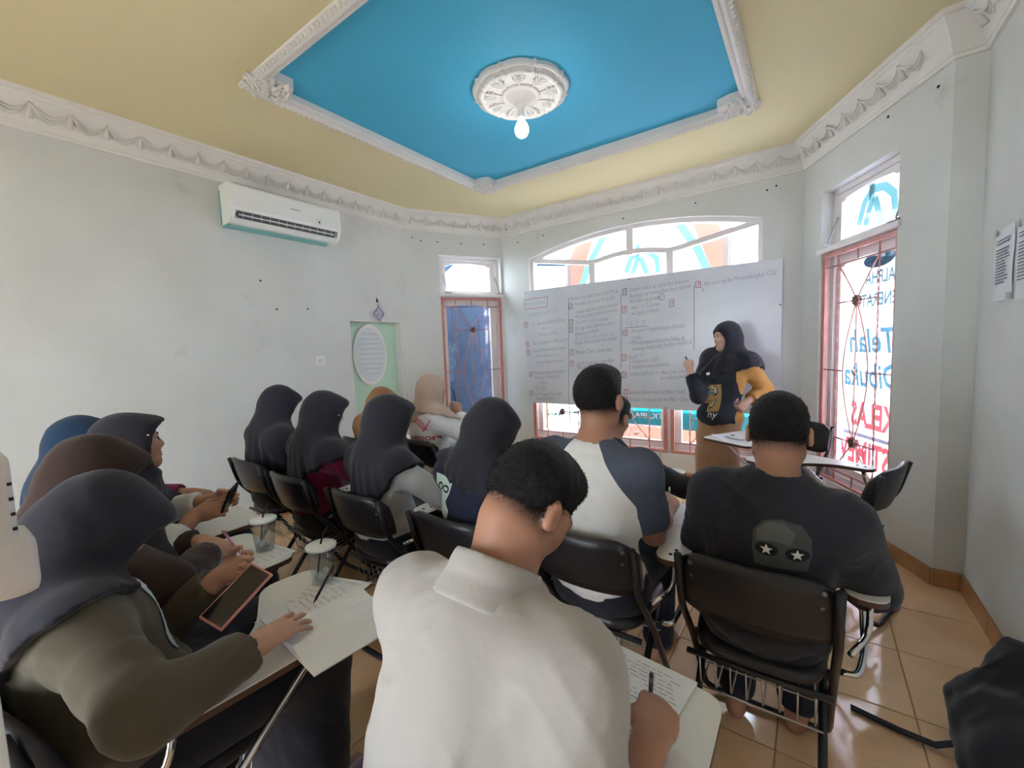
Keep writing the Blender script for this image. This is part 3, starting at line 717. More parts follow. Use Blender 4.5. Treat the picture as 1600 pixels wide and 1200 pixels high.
# neighbour's roof and garden outside
bm = bmesh.new(); R_ = [(-9.5, 9.0), (-6.0, 6.6), (-3.6, 9.4), (-7.0, 11.8)]
prism(bm, R_, 0.0, 3.2); nb_ = tag(empty('neighbour_house'), 'pale blue neighbouring house with a grey sloping roof seen through the small transom', 'house')
bobj('house_wall', bm, mat('house_wall', srgb(196, 216, 236), 0.8, noise=0.1), nb_)
bm = bmesh.new(); v = [bm.verts.new(c) for c in ((-9.9, 9.0, 3.2), (-5.9, 6.1, 3.2), (-3.1, 9.4, 3.2), (-7.1, 12.2, 3.2), (-7.9, 9.0, 4.6), (-5.2, 9.3, 4.6))]
for q in ((0, 1, 5, 4), (1, 2, 5), (2, 3, 4, 5), (3, 0, 4)): bm.faces.new([v[i] for i in q])
bobj('roof', bm, mat('house_roof', srgb(150, 176, 206), 0.7, noise=0.15, nscale=3), nb_)
bm = bmesh.new(); prism(bm, [(-14, -14), (10, -14), (10, 16), (-14, 16)], -0.30, -0.07); tag(bobj('ground', bm, mat('yard_concrete', srgb(200, 196, 188), 0.9, noise=0.15, nscale=2)), kind='structure')
# wire fence and shrub seen at the left of the lower window
fn = tag(empty('yard_fence', (-3.6, 6.2, -0.07)), 'pale blue wire mesh fence in the yard below the whiteboard', 'fence'); bm = bmesh.new()
for k in range(14): tube(bm, [(k*0.14, 0, 0), (k*0.14, 0, 1.3)], 0.012, 5)
for k in range(10): tube(bm, [(0, 0, 0.1+k*0.13), (1.82, 0, 0.1+k*0.13)], 0.010, 5)
bobj('mesh_panel', bm, mat('fence_paint', srgb(150, 190, 216), 0.5), fn)
sh = tag(empty('garden_shrub', (-4.1, 6.9, -0.07)), 'green shrub in the yard behind the wire fence', 'shrub'); bm = bmesh.new(); rs = np.random.RandomState(5)
for k in range(240):
    p = rs.randn(3)*np.array([.32, .25, .32])+np.array([0, 0, .75]); a = rs.rand()*6.28; t_ = Vector((math.cos(a), math.sin(a), rs.rand()-.3))*0.07; s_ = Vector((-math.sin(a), math.cos(a), 0.3))*0.03; p = Vector(p)
    bm.faces.new([bm.verts.new(c) for c in (p-t_, p+s_, p+t_, p-s_)])
o = bobj('foliage', bm, mat('leaf_green', srgb(96, 150, 70), 0.6, noise=0.3, nscale=9), sh); tag(o, kind='stuff')
bm = bmesh.new(); tube(bm, [(0, 0, 0), (.02, 0, .4), (0, .03, .8)], 0.03, 6, r2=0.015); bobj('stem', bm, mat('bark', srgb(110, 84, 60), 0.9), sh)
BOARD_TEXT = [
    ('Pembahasan', -2.922, 1.972, -2.653, 1.985, 0),
    ('Jawaban soal : 11', -2.909, 1.838, -2.483, 1.871, 0),
    ('Ca . Ancaman Keanekarag', -2.861, 1.720, -2.398, 1.755, 1),
    ('Hayati', -2.715, 1.664, -2.630, 1.670, 0),
    ('C. Tanam Lahan', -2.831, 1.585, -2.499, 1.609, 0),
    ('Gen di Gamet → Mitosis 4', -2.852, 1.485, -2.389, 1.512, 1),
    ('Enzim Pencernaan usus', -2.847, 1.394, -2.408, 1.423, 1),
    ('· Keseimbangan Ikan Jenis', -2.818, 1.330, -2.483, 1.342, 1),
    ('· Keanekaragaman Ekosistem', -2.834, 1.252, -2.420, 1.270, 1),
    ('H 120', -2.801, 1.196, -2.705, 1.214, 0),
    ('Pengelompokan Organisme', -2.844, 1.117, -2.416, 1.141, 2),
    ('Komponen dll Rantai Cell', -2.846, 1.060, -2.483, 1.079, 2),
    ('1. Mata', -2.818, 0.989, -2.661, 1.000, 1),
    ('2. Sel', -2.820, 0.925, -2.689, 0.936, 1),
    ('Sel Tunggal Dan Jala', -2.845, 0.849, -2.457, 0.873, 2),
    ('→ Hubungan antar sel', -2.834, 0.788, -2.583, 0.810, 2),
    ('Penularan virus lewat Hewan hutan Merak', -2.313, 1.982, -1.738, 2.018, 1),
    ('Peranakan dg mitosis Ba dan Bb', -2.260, 1.915, -1.780, 1.951, 1),
    ('makan makanan untuk, senaman', -2.240, 1.824, -1.737, 1.876, 1),
    ('Pe dan zat Ikan Besi di khatulist', -2.249, 1.769, -1.738, 1.818, 1),
    ('Con R v → C menguap', -2.250, 1.707, -1.853, 1.729, 1),
    ('Dari yg dapat dilakukan dalam', -2.260, 1.639, -1.774, 1.678, 1),
    ('Mengurangi sampah', -2.262, 1.569, -1.969, 1.606, 2),
    ('Tragedi ini ada sumber zat', -2.263, 1.517, -1.787, 1.557, 0),
    ('Kapan di Kecamatan bermukim', -2.265, 1.469, -1.753, 1.507, 1),
    ('Bilangan Tesla a. hitam Besi', -2.263, 1.363, -1.810, 1.382, 2),
    ('Getah di cekungan Ikan Bulk', -2.251, 1.229, -1.792, 1.262, 2),
    ('Manusia 5', -2.253, 1.180, -2.081, 1.194, 2),
    ('Sampah Sukar di alami dan bakaran', -1.614, 2.012, -1.010, 2.041, 2),
    ('Berbagai air termanfaat akan terjadi', -1.606, 1.943, -0.992, 1.987, 2),
    ('bila hanya yg panjang', -1.603, 1.892, -1.274, 1.908, 2),
    ('mg 2 → 3 Gamet', -1.589, 1.826, -1.289, 1.838, 1),
    ('↳ 4 gamet 1 Gamet', -1.590, 1.755, -1.301, 1.782, 1),
    ('F E : 5 : 21', -1.647, 1.654, -1.441, 1.662, 0),
    ('Ancaman Pengembangan Sumber', -1.592, 1.573, -1.038, 1.601, 1),
    ('(1950)', -1.587, 1.491, -1.490, 1.499, 1),
    ('→ Menunjangnya kebutuhan hidup yg', -1.629, 1.441, -1.052, 1.477, 2),
    ('bimbang mengurangi Sumber minyak di', -1.581, 1.379, -0.978, 1.437, 2),
    ('Bagi R T I :', -1.619, 1.291, -1.448, 1.312, 1),
    ('1. Perkawinan 1237', -1.620, 1.239, -1.312, 1.267, 2),
    ('2. Terjadinya fenomena menyimpang', -1.621, 1.182, -1.199, 1.219, 2),
    ('Gambar beli besar →', -1.622, 1.109, -1.310, 1.127, 1),
    ('Hutan Salat, Lahan', -1.279, 1.127, -1.028, 1.147, 2),
    ('dan melalui persawahan', -1.287, 1.068, -1.000, 1.094, 2),
    ('Komponen Sebelum penyusun dari Hewan → Nektar', -1.624, 0.909, -1.036, 0.935, 2),
    ('Kompetisi di lingkungan ikan dan MSG → Seleksi', -1.621, 0.831, -1.011, 0.852, 2),
    ('Ada saran yg dpt Menyumbangkan CO2', -0.870, 1.991, -0.267, 2.026, 2),
    ('b', -0.882, 1.931, -0.864, 1.935, 3),
]
BOARD_BOX = [(-2.94, 1.743), (-2.928, 1.495), (-2.922, 1.4), (-2.893, 1.121), (-2.898, 0.877), (-2.311, 1.919), (-2.308, 1.732), (-2.314, 1.649), (-2.314, 1.385), (-2.313, 1.251), (-2.003, 1.21), (-1.785, 1.059), (-1.657, 2.016), (-1.666, 1.832), (-1.169, 1.853), (-1.661, 1.58), (-1.673, 1.308), (-1.676, 1.121), (-1.662, 0.932), (-1.659, 0.846), (-0.917, 2.011)]
BOARD_LINE = [(-2.335, 2.025, -2.37, 0.786), (-1.701, 1.997, -1.713, 1.194), (-0.956, 2.007, -0.957, 1.37), (-2.954, 2.056, -2.617, 2.06), (-2.617, 2.06, -2.633, 1.94), (-2.633, 1.94, -2.95, 1.937), (-2.95, 1.937, -2.954, 2.056), (-1.66, 1.631, -1.429, 1.638)]
# ------------------------------------------------------------------ whiteboard with handwriting
wb = tag(empty('whiteboard', (-1.585, 4.53, 1.455)), 'large white melamine whiteboard covered in handwritten notes across the front window', 'whiteboard')
M_BOARD = mat('whiteboard_face', srgb(222, 222, 226), 0.28, noise=0.05, nscale=2.5, col2=srgb(210, 212, 220))
bm = bmesh.new(); box(bm, (-1.365, -0.008, -0.695), (1.365, 0.008, 0.705), bevel=0.002); bobj('board_sheet', bm, M_BOARD, wb)
INK = [mat('marker_faint', srgb(158, 160, 176), 0.6), mat('marker_grey', srgb(112, 114, 134), 0.6), mat('marker_dark', srgb(78, 78, 96), 0.6), mat('marker_black', srgb(36, 36, 44), 0.6), mat('marker_red', srgb(176, 84, 92), 0.6)]
rs = np.random.RandomState(11); TX = Matrix.Translation((1.585, -4.53, -1.455))
for (s, x0, z0, x1, z1, st) in BOARD_TEXT:
    wd = x1-x0; size = 0.062*(0.95+0.15*rs.rand()); ang = math.atan2(z1-z0, wd)
    Mx = TX@Matrix.Translation((x0, 4.5205, z0))@Matrix.Rotation(-ang, 4, 'Y')@Matrix(((1, 0, 0, 0), (0, 0, -1, 0), (0, 1, 0, 0), (0, 0, 0, 1)))
    text_obj('handwriting', s, size, Mx, INK[st], wb, width=wd, shear=0.12+0.12*rs.rand(), bold=-0.0012)
def wline(pts, m, r=0.0028, name='marker_line'):
    bm = bmesh.new()
    for p, q in zip(pts[:-1], pts[1:]):
        d = np.array(q)-np.array(p); d = d/np.hypot(*d); n = np.array([-d[1], d[0]])*r
        vs = [bm.verts.new(TX@Vector((c[0], 4.5203, c[1]))) for c in (p-n, q-n, q+n, p+n)]; bm.faces.new(vs)
    return bobj(name, bm, m, wb)
for i, (x, z) in enumerate(BOARD_BOX):
    w_, h_ = 0.022, 0.030; j = lambda: rs.randn()*0.003
    red = INK[4] if i not in (5, 6, 7, 12) else INK[2]
    P = [np.array(c) for c in ((x-w_+j(), z-h_+j()), (x+w_+j(), z-h_+j()), (x+w_+j(), z+h_+j()), (x-w_+j(), z+h_+j()), (x-w_, z-h_))]
    wline(P, red, 0.003, 'number_box'); wline([np.array((x-0.008, z+0.014)), np.array((x+0.008, z+0.012)), np.array((x-0.004, z-0.016))], INK[4], 0.0025, 'number_mark')
for i, (a, b, c, d) in enumerate(BOARD_LINE): wline([np.array((a, b)), np.array((c, d))], INK[4] if 3 <= i <= 6 else INK[1], 0.0026)
wline([np.array((-1.27+0.03*math.cos(t), 1.925+0.035*math.sin(t))) for t in np.linspace(0, 6.283, 13)], INK[1], 0.002, 'marker_ring')
for x, z in ((-1.585, 0.71), (1.36, 0.3), (-0.02, 0.69), (0.35, -0.68)):
    bm = bmesh.new(); lathe(bm, [(0.009, 0), (0.008, 0.004), (0.002, 0.006)], 8, M=Matrix.Translation((min(x, 1.35) if x > 0 else max(x, -1.35), -0.0085, min(z, 0.69)))@Matrix.Rotation(math.pi/2, 4, 'X')); bobj('fixing_screw', bm, M_STEEL, wb)

# ------------------------------------------------------------------ door with oval plaque, hanging ornament, switch
M_GREEN = mat('door_green', srgb(196, 226, 204), 0.5, noise=0.04, nscale=3)
d1 = tag(empty('door_1'), kind='structure')
bm = bmesh.new(); box(bm, (-4.08, 2.70, 0.02), (-4.04, 3.38, 1.80), bevel=0.003)
bobj('door_leaf', bm, M_GREEN, d1)
bm = bmesh.new()
box(bm, (-4.10, 2.685, 0), (-3.945, 2.70, 1.82)); box(bm, (-4.10, 3.365, 0), (-3.945, 3.395, 1.82)); box(bm, (-4.10, 2.70, 1.80), (-3.945, 3.365, 1.815)); bobj('door_lining', bm, M_TRIM, d1)
pq = tag(empty('oval_plaque', (-4.037, 2.99, 1.44)), 'white oval plaque with lines of faint script hanging on the pale green door', 'plaque')
bm = bmesh.new(); N = 40; rings = []
for (s, dz) in ((1.0, 0), (1.0, 0.012), (0.94, 0.02), (0.88, 0.012)): rings.append([bm.verts.new((dz, 0.225*s*math.cos(2*math.pi*k/N), 0.345*s*math.sin(2*math.pi*k/N))) for k in range(N)])
for A, B in zip(rings[:-1], rings[1:]):
    for k in range(N): bm.faces.new((A[k], A[(k+1) % N], B[(k+1) % N], B[k]))
bobj('oval_rim', bm, M_WHITEP, pq, smooth=True)
bm = bmesh.new(); bm.faces.new([bm.verts.new((0.012, 0.2*math.cos(2*math.pi*k/N), 0.305*math.sin(2*math.pi*k/N))) for k in range(N)]); bobj('plaque_face', bm, mat('plaque_face', srgb(214, 218, 220), 0.4), pq)
rs = np.random.RandomState(4); bm = bmesh.new()
for r_ in range(9):
    z = 0.23-0.055*r_; hw_ = 0.16*math.sqrt(max(0.05, 1-(z/0.30)**2)); y = -hw_+rs.rand()*0.03
    while y < hw_:
        L_ = 0.012+0.03*rs.rand(); tube(bm, [(0.0135, y+L_*t, z+0.006*math.sin(5*t+rs.rand()*3)) for t in (0, .33, .66, 1)], 0.0018, 4); y += L_+0.008
bobj('script_lines', bm, mat('plaque_ink', srgb(140, 144, 154), 0.6), pq)
# diamond ornament on a nail above the door
dm = tag(empty('hanging_diamond', (-3.925, 3.05, 1.885)), 'small woven diamond ornament hanging above the green door', 'ornament')
M_DIA = mat('diamond_paper', srgb(214, 214, 226), 0.6, noise=0.35, nscale=60, col2=srgb(130, 126, 150))
bm = bmesh.new(); prism(bm, [(-0.068, 0), (0, -0.075), (0.068, 0), (0, 0.078)], -0.012, 0.004, M=Matrix(((0, 0, -1, 0), (1, 0, 0, 0), (0, 1, 0, 0), (0, 0, 0, 1)))); bobj('diamond_body', bm, M_DIA, dm)
for (p, q) in (((-.068, 0), (0, -.075)), ((0, -.075), (.068, 0)), ((.068, 0), (0, .078)), ((0, .078), (-.068, 0))):
    bm = bmesh.new(); tube(bm, [(0.013, p[0], p[1]), (0.013, q[0], q[1])], 0.006, 5); bobj('diamond_edge', bm, mat('diamond_edge', srgb(150, 146, 166), 0.6), dm)
bm = bmesh.new(); tube(bm, [(0.004, 0.02, -0.06), (0.006, 0.025, -0.10), (0.004, 0.012, -0.115)], 0.006, 5, r2=0.002); bobj('tassel', bm, M_DIA, dm)
bm = bmesh.new(); tube(bm, [(0.002, 0, 0.078), (0.002, 0, 0.12)], 0.0025, 5); bobj('cord', bm, M_DARK, dm)
bm = bmesh.new(); sphere(bm, (-3.932, 3.05, 2.03), 0.014, 8, 6, (.6, 1, 1.3)); sphere(bm, (-3.932, 3.045, 2.055), 0.008, 8, 6, (.6, 1, 1.3)); tag(bobj('cable_hook', bm, M_DARK), 'small dark hook in the wall above the hanging diamond', 'hook')
sw = tag(empty('light_switch', (-3.938, 2.335, 1.40)), 'square white light switch on the left wall beside the green door', 'light switch')
bm = bmesh.new(); box(bm, (0, -0.045, -0.045), (0.010, 0.045, 0.045), bevel=0.004, seg=2); bobj('switch_plate', bm, M_WHITEP, sw)
bm = bmesh.new(); box(bm, (0.010, -0.020, -0.022), (0.017, 0.020, 0.022), bevel=0.003); bobj('rocker', bm, mat('rocker', srgb(208, 206, 200), 0.4), sw)

# ------------------------------------------------------------------ split air conditioner
ac = tag(empty('air_conditioner', (-3.938, 2.045, 2.53)), 'white split air conditioner high on the left wall under the cornice', 'air conditioner')
def yprism(bm, prof_, y0, y1):
    prism(bm, prof_, y0, y1, M=Matrix(((1, 0, 0, 0), (0, 0, 1, 0), (0, 1, 0, 0), (0, 0, 0, 1))))
M_ACW = mat('ac_white', srgb(238, 240, 238), 0.3)
bm = bmesh.new(); P = [(0.006, 0.0), (0.10, 0.0), (0.135, 0.006), (0.175, 0.035), (0.175, 0.04), (0.15, 0.075), (0.200, 0.095), (0.208, 0.12), (0.205, 0.28), (0.195, 0.298), (0.17, 0.305), (0.006, 0.305)]
yprism(bm, P, -0.46, 0.46); bobj('body', bm, M_ACW, ac)
for s in (-1, 1):
    bm = bmesh.new(); yprism(bm, [(0.006, -0.002), (0.10, -0.002), (0.14, 0.006), (0.18, 0.035), (0.205, 0.09), (0.212, 0.12), (0.209, 0.282), (0.197, 0.302), (0.17, 0.309), (0.006, 0.309)], min(s*0.445, s*0.475), max(s*0.445, s*0.475)); bobj('end_cap', bm, M_ACW, ac)
bm = bmesh.new(); yprism(bm, [(0.148, 0.073), (0.178, 0.038), (0.183, 0.042), (0.197, 0.092), (0.19, 0.096)], -0.42, 0.42); bobj('air_outlet', bm, mat('ac_outlet', srgb(84, 84, 88), 0.6), ac)
bm = bmesh.new(); box(bm, (0.0, -0.004, -0.022), (0.003, 0.004, 0.022)); sl = bobj('louvre', bm, mat('louvre_grey', srgb(160, 160, 160), 0.5))
for k in range(12):
    o = sl if k == 0 else inst('louvre', sl); o.parent = ac; o.location = (0.188, -0.385+0.07*k, 0.067); o.rotation_euler = (0, math.radians(15), 0)
bm = bmesh.new(); box(bm, (0.186, -0.42, 0.060), (0.192, 0.42, 0.068)); bobj('swing_flap', bm, M_ACW, ac)
bm = bmesh.new(); box(bm, (0.199, 0.235, 0.115), (0.2085, 0.285, 0.185), bevel=0.003); bobj('display_label', bm, mat('ac_label', srgb(226, 230, 232), 0.3), ac)
bm = bmesh.new(); box(bm, (0.206, 0.253, 0.135), (0.210, 0.266, 0.152)); bobj('label_mark', bm, M_DARK, ac)
bm = bmesh.new(); box(bm, (0.2045, 0.0, 0.200), (0.2065, 0.085, 0.206)); bobj('maker_mark', bm, mat('maker_mark', srgb(120, 122, 126), 0.4), ac)
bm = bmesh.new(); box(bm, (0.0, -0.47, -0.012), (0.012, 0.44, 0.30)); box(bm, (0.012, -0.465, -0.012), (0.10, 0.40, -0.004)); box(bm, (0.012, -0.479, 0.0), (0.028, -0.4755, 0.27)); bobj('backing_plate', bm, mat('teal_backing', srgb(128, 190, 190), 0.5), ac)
bm = bmesh.new(); tube(bm, fillet([(0.06, 0.475, 0.14), (0.05, 0.53, 0.14), (0.04, 0.545, 0.05), (0.04, 0.50, -0.005), (0.06, 0.44, 0.0)], 0.05), 0.006, 6); bobj('power_cord', bm, M_WHITEP, ac)
bm = bmesh.new(); box(bm, (0.0, 0.50, 0.13), (0.025, 0.54, 0.19), bevel=0.004); bobj('plug', bm, M_WHITEP, ac)

# ------------------------------------------------------------------ papers taped to the right wall
M_PAPER = mat('paper_white', srgb(232, 232, 238), 0.7); M_PRINT = mat('print_grey', srgb(120, 124, 140), 0.7); M_TAPE = mat('tape_green', srgb(176, 190, 168), 0.4)
def wall_sheet(y, z, w_, h_, label):
    r_ = tag(empty('wall_notice', (0.719, y, z)), label, 'notice')
    bm = bmesh.new(); n = 6
    vs = [[bm.verts.new((-0.002-0.006*abs(math.sin(2.4*i/n+j*0.7)), -w_/2+w_*i/n, -h_/2+h_*j/n)) for j in range(n+1)] for i in range(n+1)]
    for i in range(n):
        for j in range(n): bm.faces.new((vs[i][j], vs[i+1][j], vs[i+1][j+1], vs[i][j+1]))
    bobj('sheet', bm, M_PAPER, r_); rs = np.random.RandomState(int(y*100)); bm = bmesh.new()
    for k in range(15):
        if k == 2: continue
        L_ = w_*(0.45+0.3*rs.rand()); yy = w_*0.34; zz = h_*0.34-k*h_*0.042; box(bm, (-0.012, yy-L_, zz-0.0025), (-0.010, yy, zz+0.0025))
    bobj('printed_lines', bm, M_PRINT, r_)
    for (yy, zz) in ((w_*0.42, h_*0.47), (-w_*0.40, -h_*0.45)):
        bm = bmesh.new(); box(bm, (-0.0125, yy-0.018, zz-0.014), (-0.011, yy+0.018, zz+0.014)); bobj('tape', bm, M_TAPE, r_)
    return r_
wall_sheet(2.93, 1.755, 0.235, 0.33, 'printed white notice taped to the right wall nearest the pillar')
wall_sheet(2.66, 1.745, 0.235, 0.33, 'printed white notice on the right wall cut by the picture edge')
# nails left in the plaster
for (i, u, z) in ((1, 0.12, 2.80), (1, 0.22, 2.77), (1, 0.42, 2.77), (1, 0.72, 2.77), (1, 1.02, 2.78), (2, 0.25, 2.78), (2, 0.62, 2.80), (2, 1.62, 2.80), (2, 2.35, 2.80), (2, 2.95, 2.78), (2, 3.02, 2.80), (3, 0.95, 2.83), (3, 1.32, 2.80), (0, 4.14, 2.12), (0, 4.26, 1.88), (0, 4.55, 1.90)):
    bm = bmesh.new(); lathe(bm, [(0.009, 0.0), (0.0085, 0.004), (0.003, 0.009)], 7, M=wallM(i)@Matrix.Translation((u, 0.001, z))@Matrix.Rotation(math.pi/2, 4, 'X'))
    tag(bobj('wall_nail', bm, M_DARK), 'small dark nail left in the white plaster wall', 'nail', 'nails left in the plaster')

# ------------------------------------------------------------------ white plastic dispenser unit at the left edge, close to the camera
M_LATCH = mat('plastic_cream', srgb(214, 206, 202), 0.4)
nd = tag(empty('plastic_dispenser', (-1.005, -0.028, 0)), 'white plastic dispenser unit cut by the left edge of the picture', 'dispenser')
bm = bmesh.new(); box(bm, (-0.085, -0.075, 0.03), (0.072, 0.064, 1.155), bevel=0.006, seg=2); bobj('body', bm, mat('dispenser_white', srgb(226, 228, 226), 0.4), nd)
bm = bmesh.new(); box(bm, (-0.078, -0.068, 0.0), (0.064, 0.056, 0.03)); bobj('plinth', bm, M_DARK, nd)
bm = bmesh.new(); box(bm, (-0.075, -0.060, 1.15), (0.068, 0.102, 1.325), bevel=0.012, seg=3); bobj('top_case', bm, M_LATCH, nd, smooth=True)
bm = bmesh.new(); box(bm, (-0.020, 0.066, 1.115), (0.078, 0.118, 1.205), bevel=0.022, seg=4); bobj('spout_cover', bm, M_LATCH, nd, smooth=True)
for k in range(4):
    bm = bmesh.new(); box(bm, (0.066, 0.096, 1.215+0.022*k), (0.0705, 0.1005, 1.219+0.022*k)); bobj('vent_slot', bm, M_DARK, nd)
# ------------------------------------------------------------------ black folding chairs with writing tablets
M_VINYL = mat('black_vinyl', srgb(40, 39, 44), 0.32, bump=0.08, bscale=180)
M_TUBE = mat('black_tube', srgb(36, 36, 40), 0.3)
M_CHROME = mat('chrome', srgb(205, 205, 206), 0.16, metal=1.0)
M_TABLET = mat('tablet_laminate', srgb(240, 238, 234), 0.3, noise=0.04, nscale=6)
M_EDGE = mat('tablet_edge', srgb(86, 62, 52), 0.5)
M_RIVET = mat('rivet', srgb(120, 120, 122), 0.3, metal=0.8)
M_WIRE = mat('wire', srgb(190, 184, 176), 0.3, metal=0.8)
def bowed(bm, w_, zb, zt, y0, lean, bow, th, nx=14, nz=5, round_=0.05):
    """curved back panel: bowed in plan, rounded corners, leaning back"""
    V = {}
    for side in (0, 1):
        for i in range(nx+1):
            for j in range(nz+1):
                u = -1+2*i/nx; v = j/nz; x = u*w_/2
                top = zt-round_*max(0, (abs(u)-0.55)/0.45)**2.2; bot = zb+round_*0.6*max(0, (abs(u)-0.6)/0.4)**2.2
                z = bot+(top-bot)*v; y = y0-lean*(z-zb)/(zt-zb)+bow*u*u+(th if side == 0 else 0)-0.006*math.sin(math.pi*v)*(1 if side else -1)
                V[side, i, j] = bm.verts.new((x, y, z))
    for i in range(nx):
        for j in range(nz):
            bm.faces.new((V[0, i, j], V[0, i+1, j], V[0, i+1, j+1], V[0, i, j+1])); bm.faces.new((V[1, i, j], V[1, i, j+1], V[1, i+1, j+1], V[1, i+1, j]))
    for i in range(nx):
        bm.faces.new((V[0, i, 0], V[1, i, 0], V[1, i+1, 0], V[0, i+1, 0])); bm.faces.new((V[0, i, nz], V[0, i+1, nz], V[1, i+1, nz], V[1, i, nz]))
    for j in range(nz):
        bm.faces.new((V[0, 0, j], V[0, 0, j+1], V[1, 0, j+1], V[1, 0, j])); bm.faces.new((V[0, nx, j], V[1, nx, j], V[1, nx, j+1], V[0, nx, j+1]))
def c_back(bm): bowed(bm, 0.43, 0.585, 0.80, -0.235, 0.055, 0.045, 0.022)
def c_seat(bm):
    P = [(x*0.195*(1-0.10*max(0, -y)), 0.02+y*0.20) for x, y in [(math.copysign(abs(math.cos(a))**0.45, math.cos(a)), math.copysign(abs(math.sin(a))**0.45, math.sin(a))) for a in np.linspace(0, 2*math.pi, 33)[:-1]]]
    rings = []
    for s, z in ((0.93, 0.420), (1.0, 0.428), (1.0, 0.448), (0.95, 0.460), (0.6, 0.464)): rings.append([bm.verts.new((p[0]*s, 0.02+(p[1]-0.02)*s, z)) for p in P])
    n = len(P)
    for A, B in zip(rings[:-1], rings[1:]):
        for k in range(n): bm.faces.new((A[k], A[(k+1) % n], B[(k+1) % n], B[k]))
    bm.faces.new(rings[0][::-1]); bm.faces.new(rings[-1])
TR = 0.0125
def c_front(bm):   # back posts run down and forward to become the front legs, joined by a floor bar
    pts = [(-0.205, -0.262, 0.785), (-0.205, -0.215, 0.60), (-0.205, -0.05, 0.40), (-0.205, 0.20, TR+.004), (0.205, 0.20, TR+.004), (0.205, -0.05, 0.40), (0.205, -0.215, 0.60), (0.205, -0.262, 0.785)]
    tube(bm, fillet(pts, 0.06, 5), TR, 8)
def c_rear(bm):
    pts = [(-0.180, 0.10, 0.425), (-0.180, -0.25, TR+.004), (0.180, -0.25, TR+.004), (0.180, 0.10, 0.425)]
    tube(bm, fillet(pts, 0.06, 5), TR, 8)
def c_rail(bm): tube(bm, [(-0.20, -0.16, 0.405), (0.20, -0.16, 0.405)], 0.010, 6)
def c_rail2(bm): tube(bm, [(-0.19, 0.15, 0.412), (0.19, 0.15, 0.412)], 0.009, 6)
def c_basket(bm):
    for x in np.linspace(-0.16, 0.16, 8): tube(bm, fillet([(x, -0.16, 0.40), (x, -0.13, 0.27), (x, 0.13, 0.27), (x, 0.15, 0.40)], 0.03, 3), 0.0028, 5)
    for y, z in ((-0.13, 0.27), (0.0, 0.268), (0.13, 0.27)): tube(bm, [(-0.18, y, z), (0.18, y, z)], 0.003, 5)
def rr(P, r, n=4): return [(p.x, p.y) for p in fillet([(a, b, 0) for a, b in P], r, n, closed=True)]
TABP = rr([(0.225, -0.10), (0.325, -0.10), (0.345, 0.20), (0.345, 0.47), (-0.06, 0.47), (-0.08, 0.30), (0.12, 0.20), (0.215, 0.08)], 0.055)
ZT = 0.70
def c_tab(bm): prism(bm, TABP, ZT-0.003, ZT)
def c_tabedge(bm):
    c = np.mean(np.array(TABP), 0); prism(bm, [tuple(np.array(p)) for p in TABP], ZT-0.020, ZT-0.0032)
def c_arm(bm):
    pts = [(0.215, -0.02, 0.41), (0.265, -0.02, 0.41), (0.285, 0.05, 0.45), (0.285, 0.30, ZT-0.03), (0.05, 0.34, ZT-0.03)]
    tube(bm, fillet(pts, 0.05, 4), 0.010, 8)
def c_strut(bm): tube(bm, fillet([(0.285, -0.04, ZT-0.026), (0.285, -0.06, 0.58), (0.235, -0.16, 0.56)], 0.05), 0.009, 7)
def c_bolts(bm):
    for p in ((0.272, -0.055), (0.282, -0.015)): lathe(bm, [(0.007, ZT), (0.0065, ZT+0.002), (0.002, ZT+0.003)], 8, M=Matrix.Translation((p[0], p[1], 0)))
CH = [('backrest', c_back, M_VINYL, True), ('seat', c_seat, M_VINYL, True), ('front_leg_frame', c_front, M_TUBE, True), ('rear_leg_frame', c_rear, M_TUBE, True), ('seat_rail', c_rail, M_TUBE, True), ('seat_rail', c_rail2, M_TUBE, True), ('wire_basket', c_basket, M_WIRE, True),
      ('tablet_top', c_tab, M_TABLET, False), ('tablet_edge', c_tabedge, M_EDGE, False), ('tablet_arm', c_arm, M_CHROME, True), ('tablet_strut', c_strut, M_CHROME, True), ('tablet_bolt', c_bolts, M_DARK, False)]
CHP = []
for nm, fn, m, sm in CH:
    bm = bmesh.new(); fn(bm); CHP.append((nm, bobj(nm, bm, m, None, sm), (0, 0, 0)))
bm = bmesh.new(); lathe(bm, [(0.008, 0), (0.0075, 0.003), (0.003, 0.005)], 8, M=Matrix.Rotation(math.pi/2, 4, 'X')); riv = bobj('rivet', bm, M_RIVET)
for (x, z, y) in ((-0.17, 0.765, -0.253), (-0.165, 0.72, -0.243), (0.17, 0.765, -0.253), (0.165, 0.72, -0.243)):
    o = riv if (x, z) == (-0.17, 0.765) else inst('rivet', riv); CHP.append(('rivet', o, (x, y-0.001, z)))
bm = bmesh.new(); lathe(bm, [(0.018, -0.01), (0.018, 0.01)], 10, M=Matrix.Rotation(math.pi/2, 4, 'Y')); jt = bobj('hinge', bm, M_TUBE)
for s in (-1, 1):
    o = jt if s == -1 else inst('hinge', jt); CHP.append(('hinge', o, (s*0.193, -0.02, 0.385)))
chair_used = [False]
def chair(x, y, yaw, label):
    root = tag(empty('tablet_chair', (x, y, 0), yaw), label, 'chair', 'black folding tablet chairs')
    for nm, src, loc in CHP:
        o = src if not chair_used[0] else src.copy()
        if chair_used[0]: COL.objects.link(o)
        o.parent = root; o.location = loc
    chair_used[0] = True
    return root
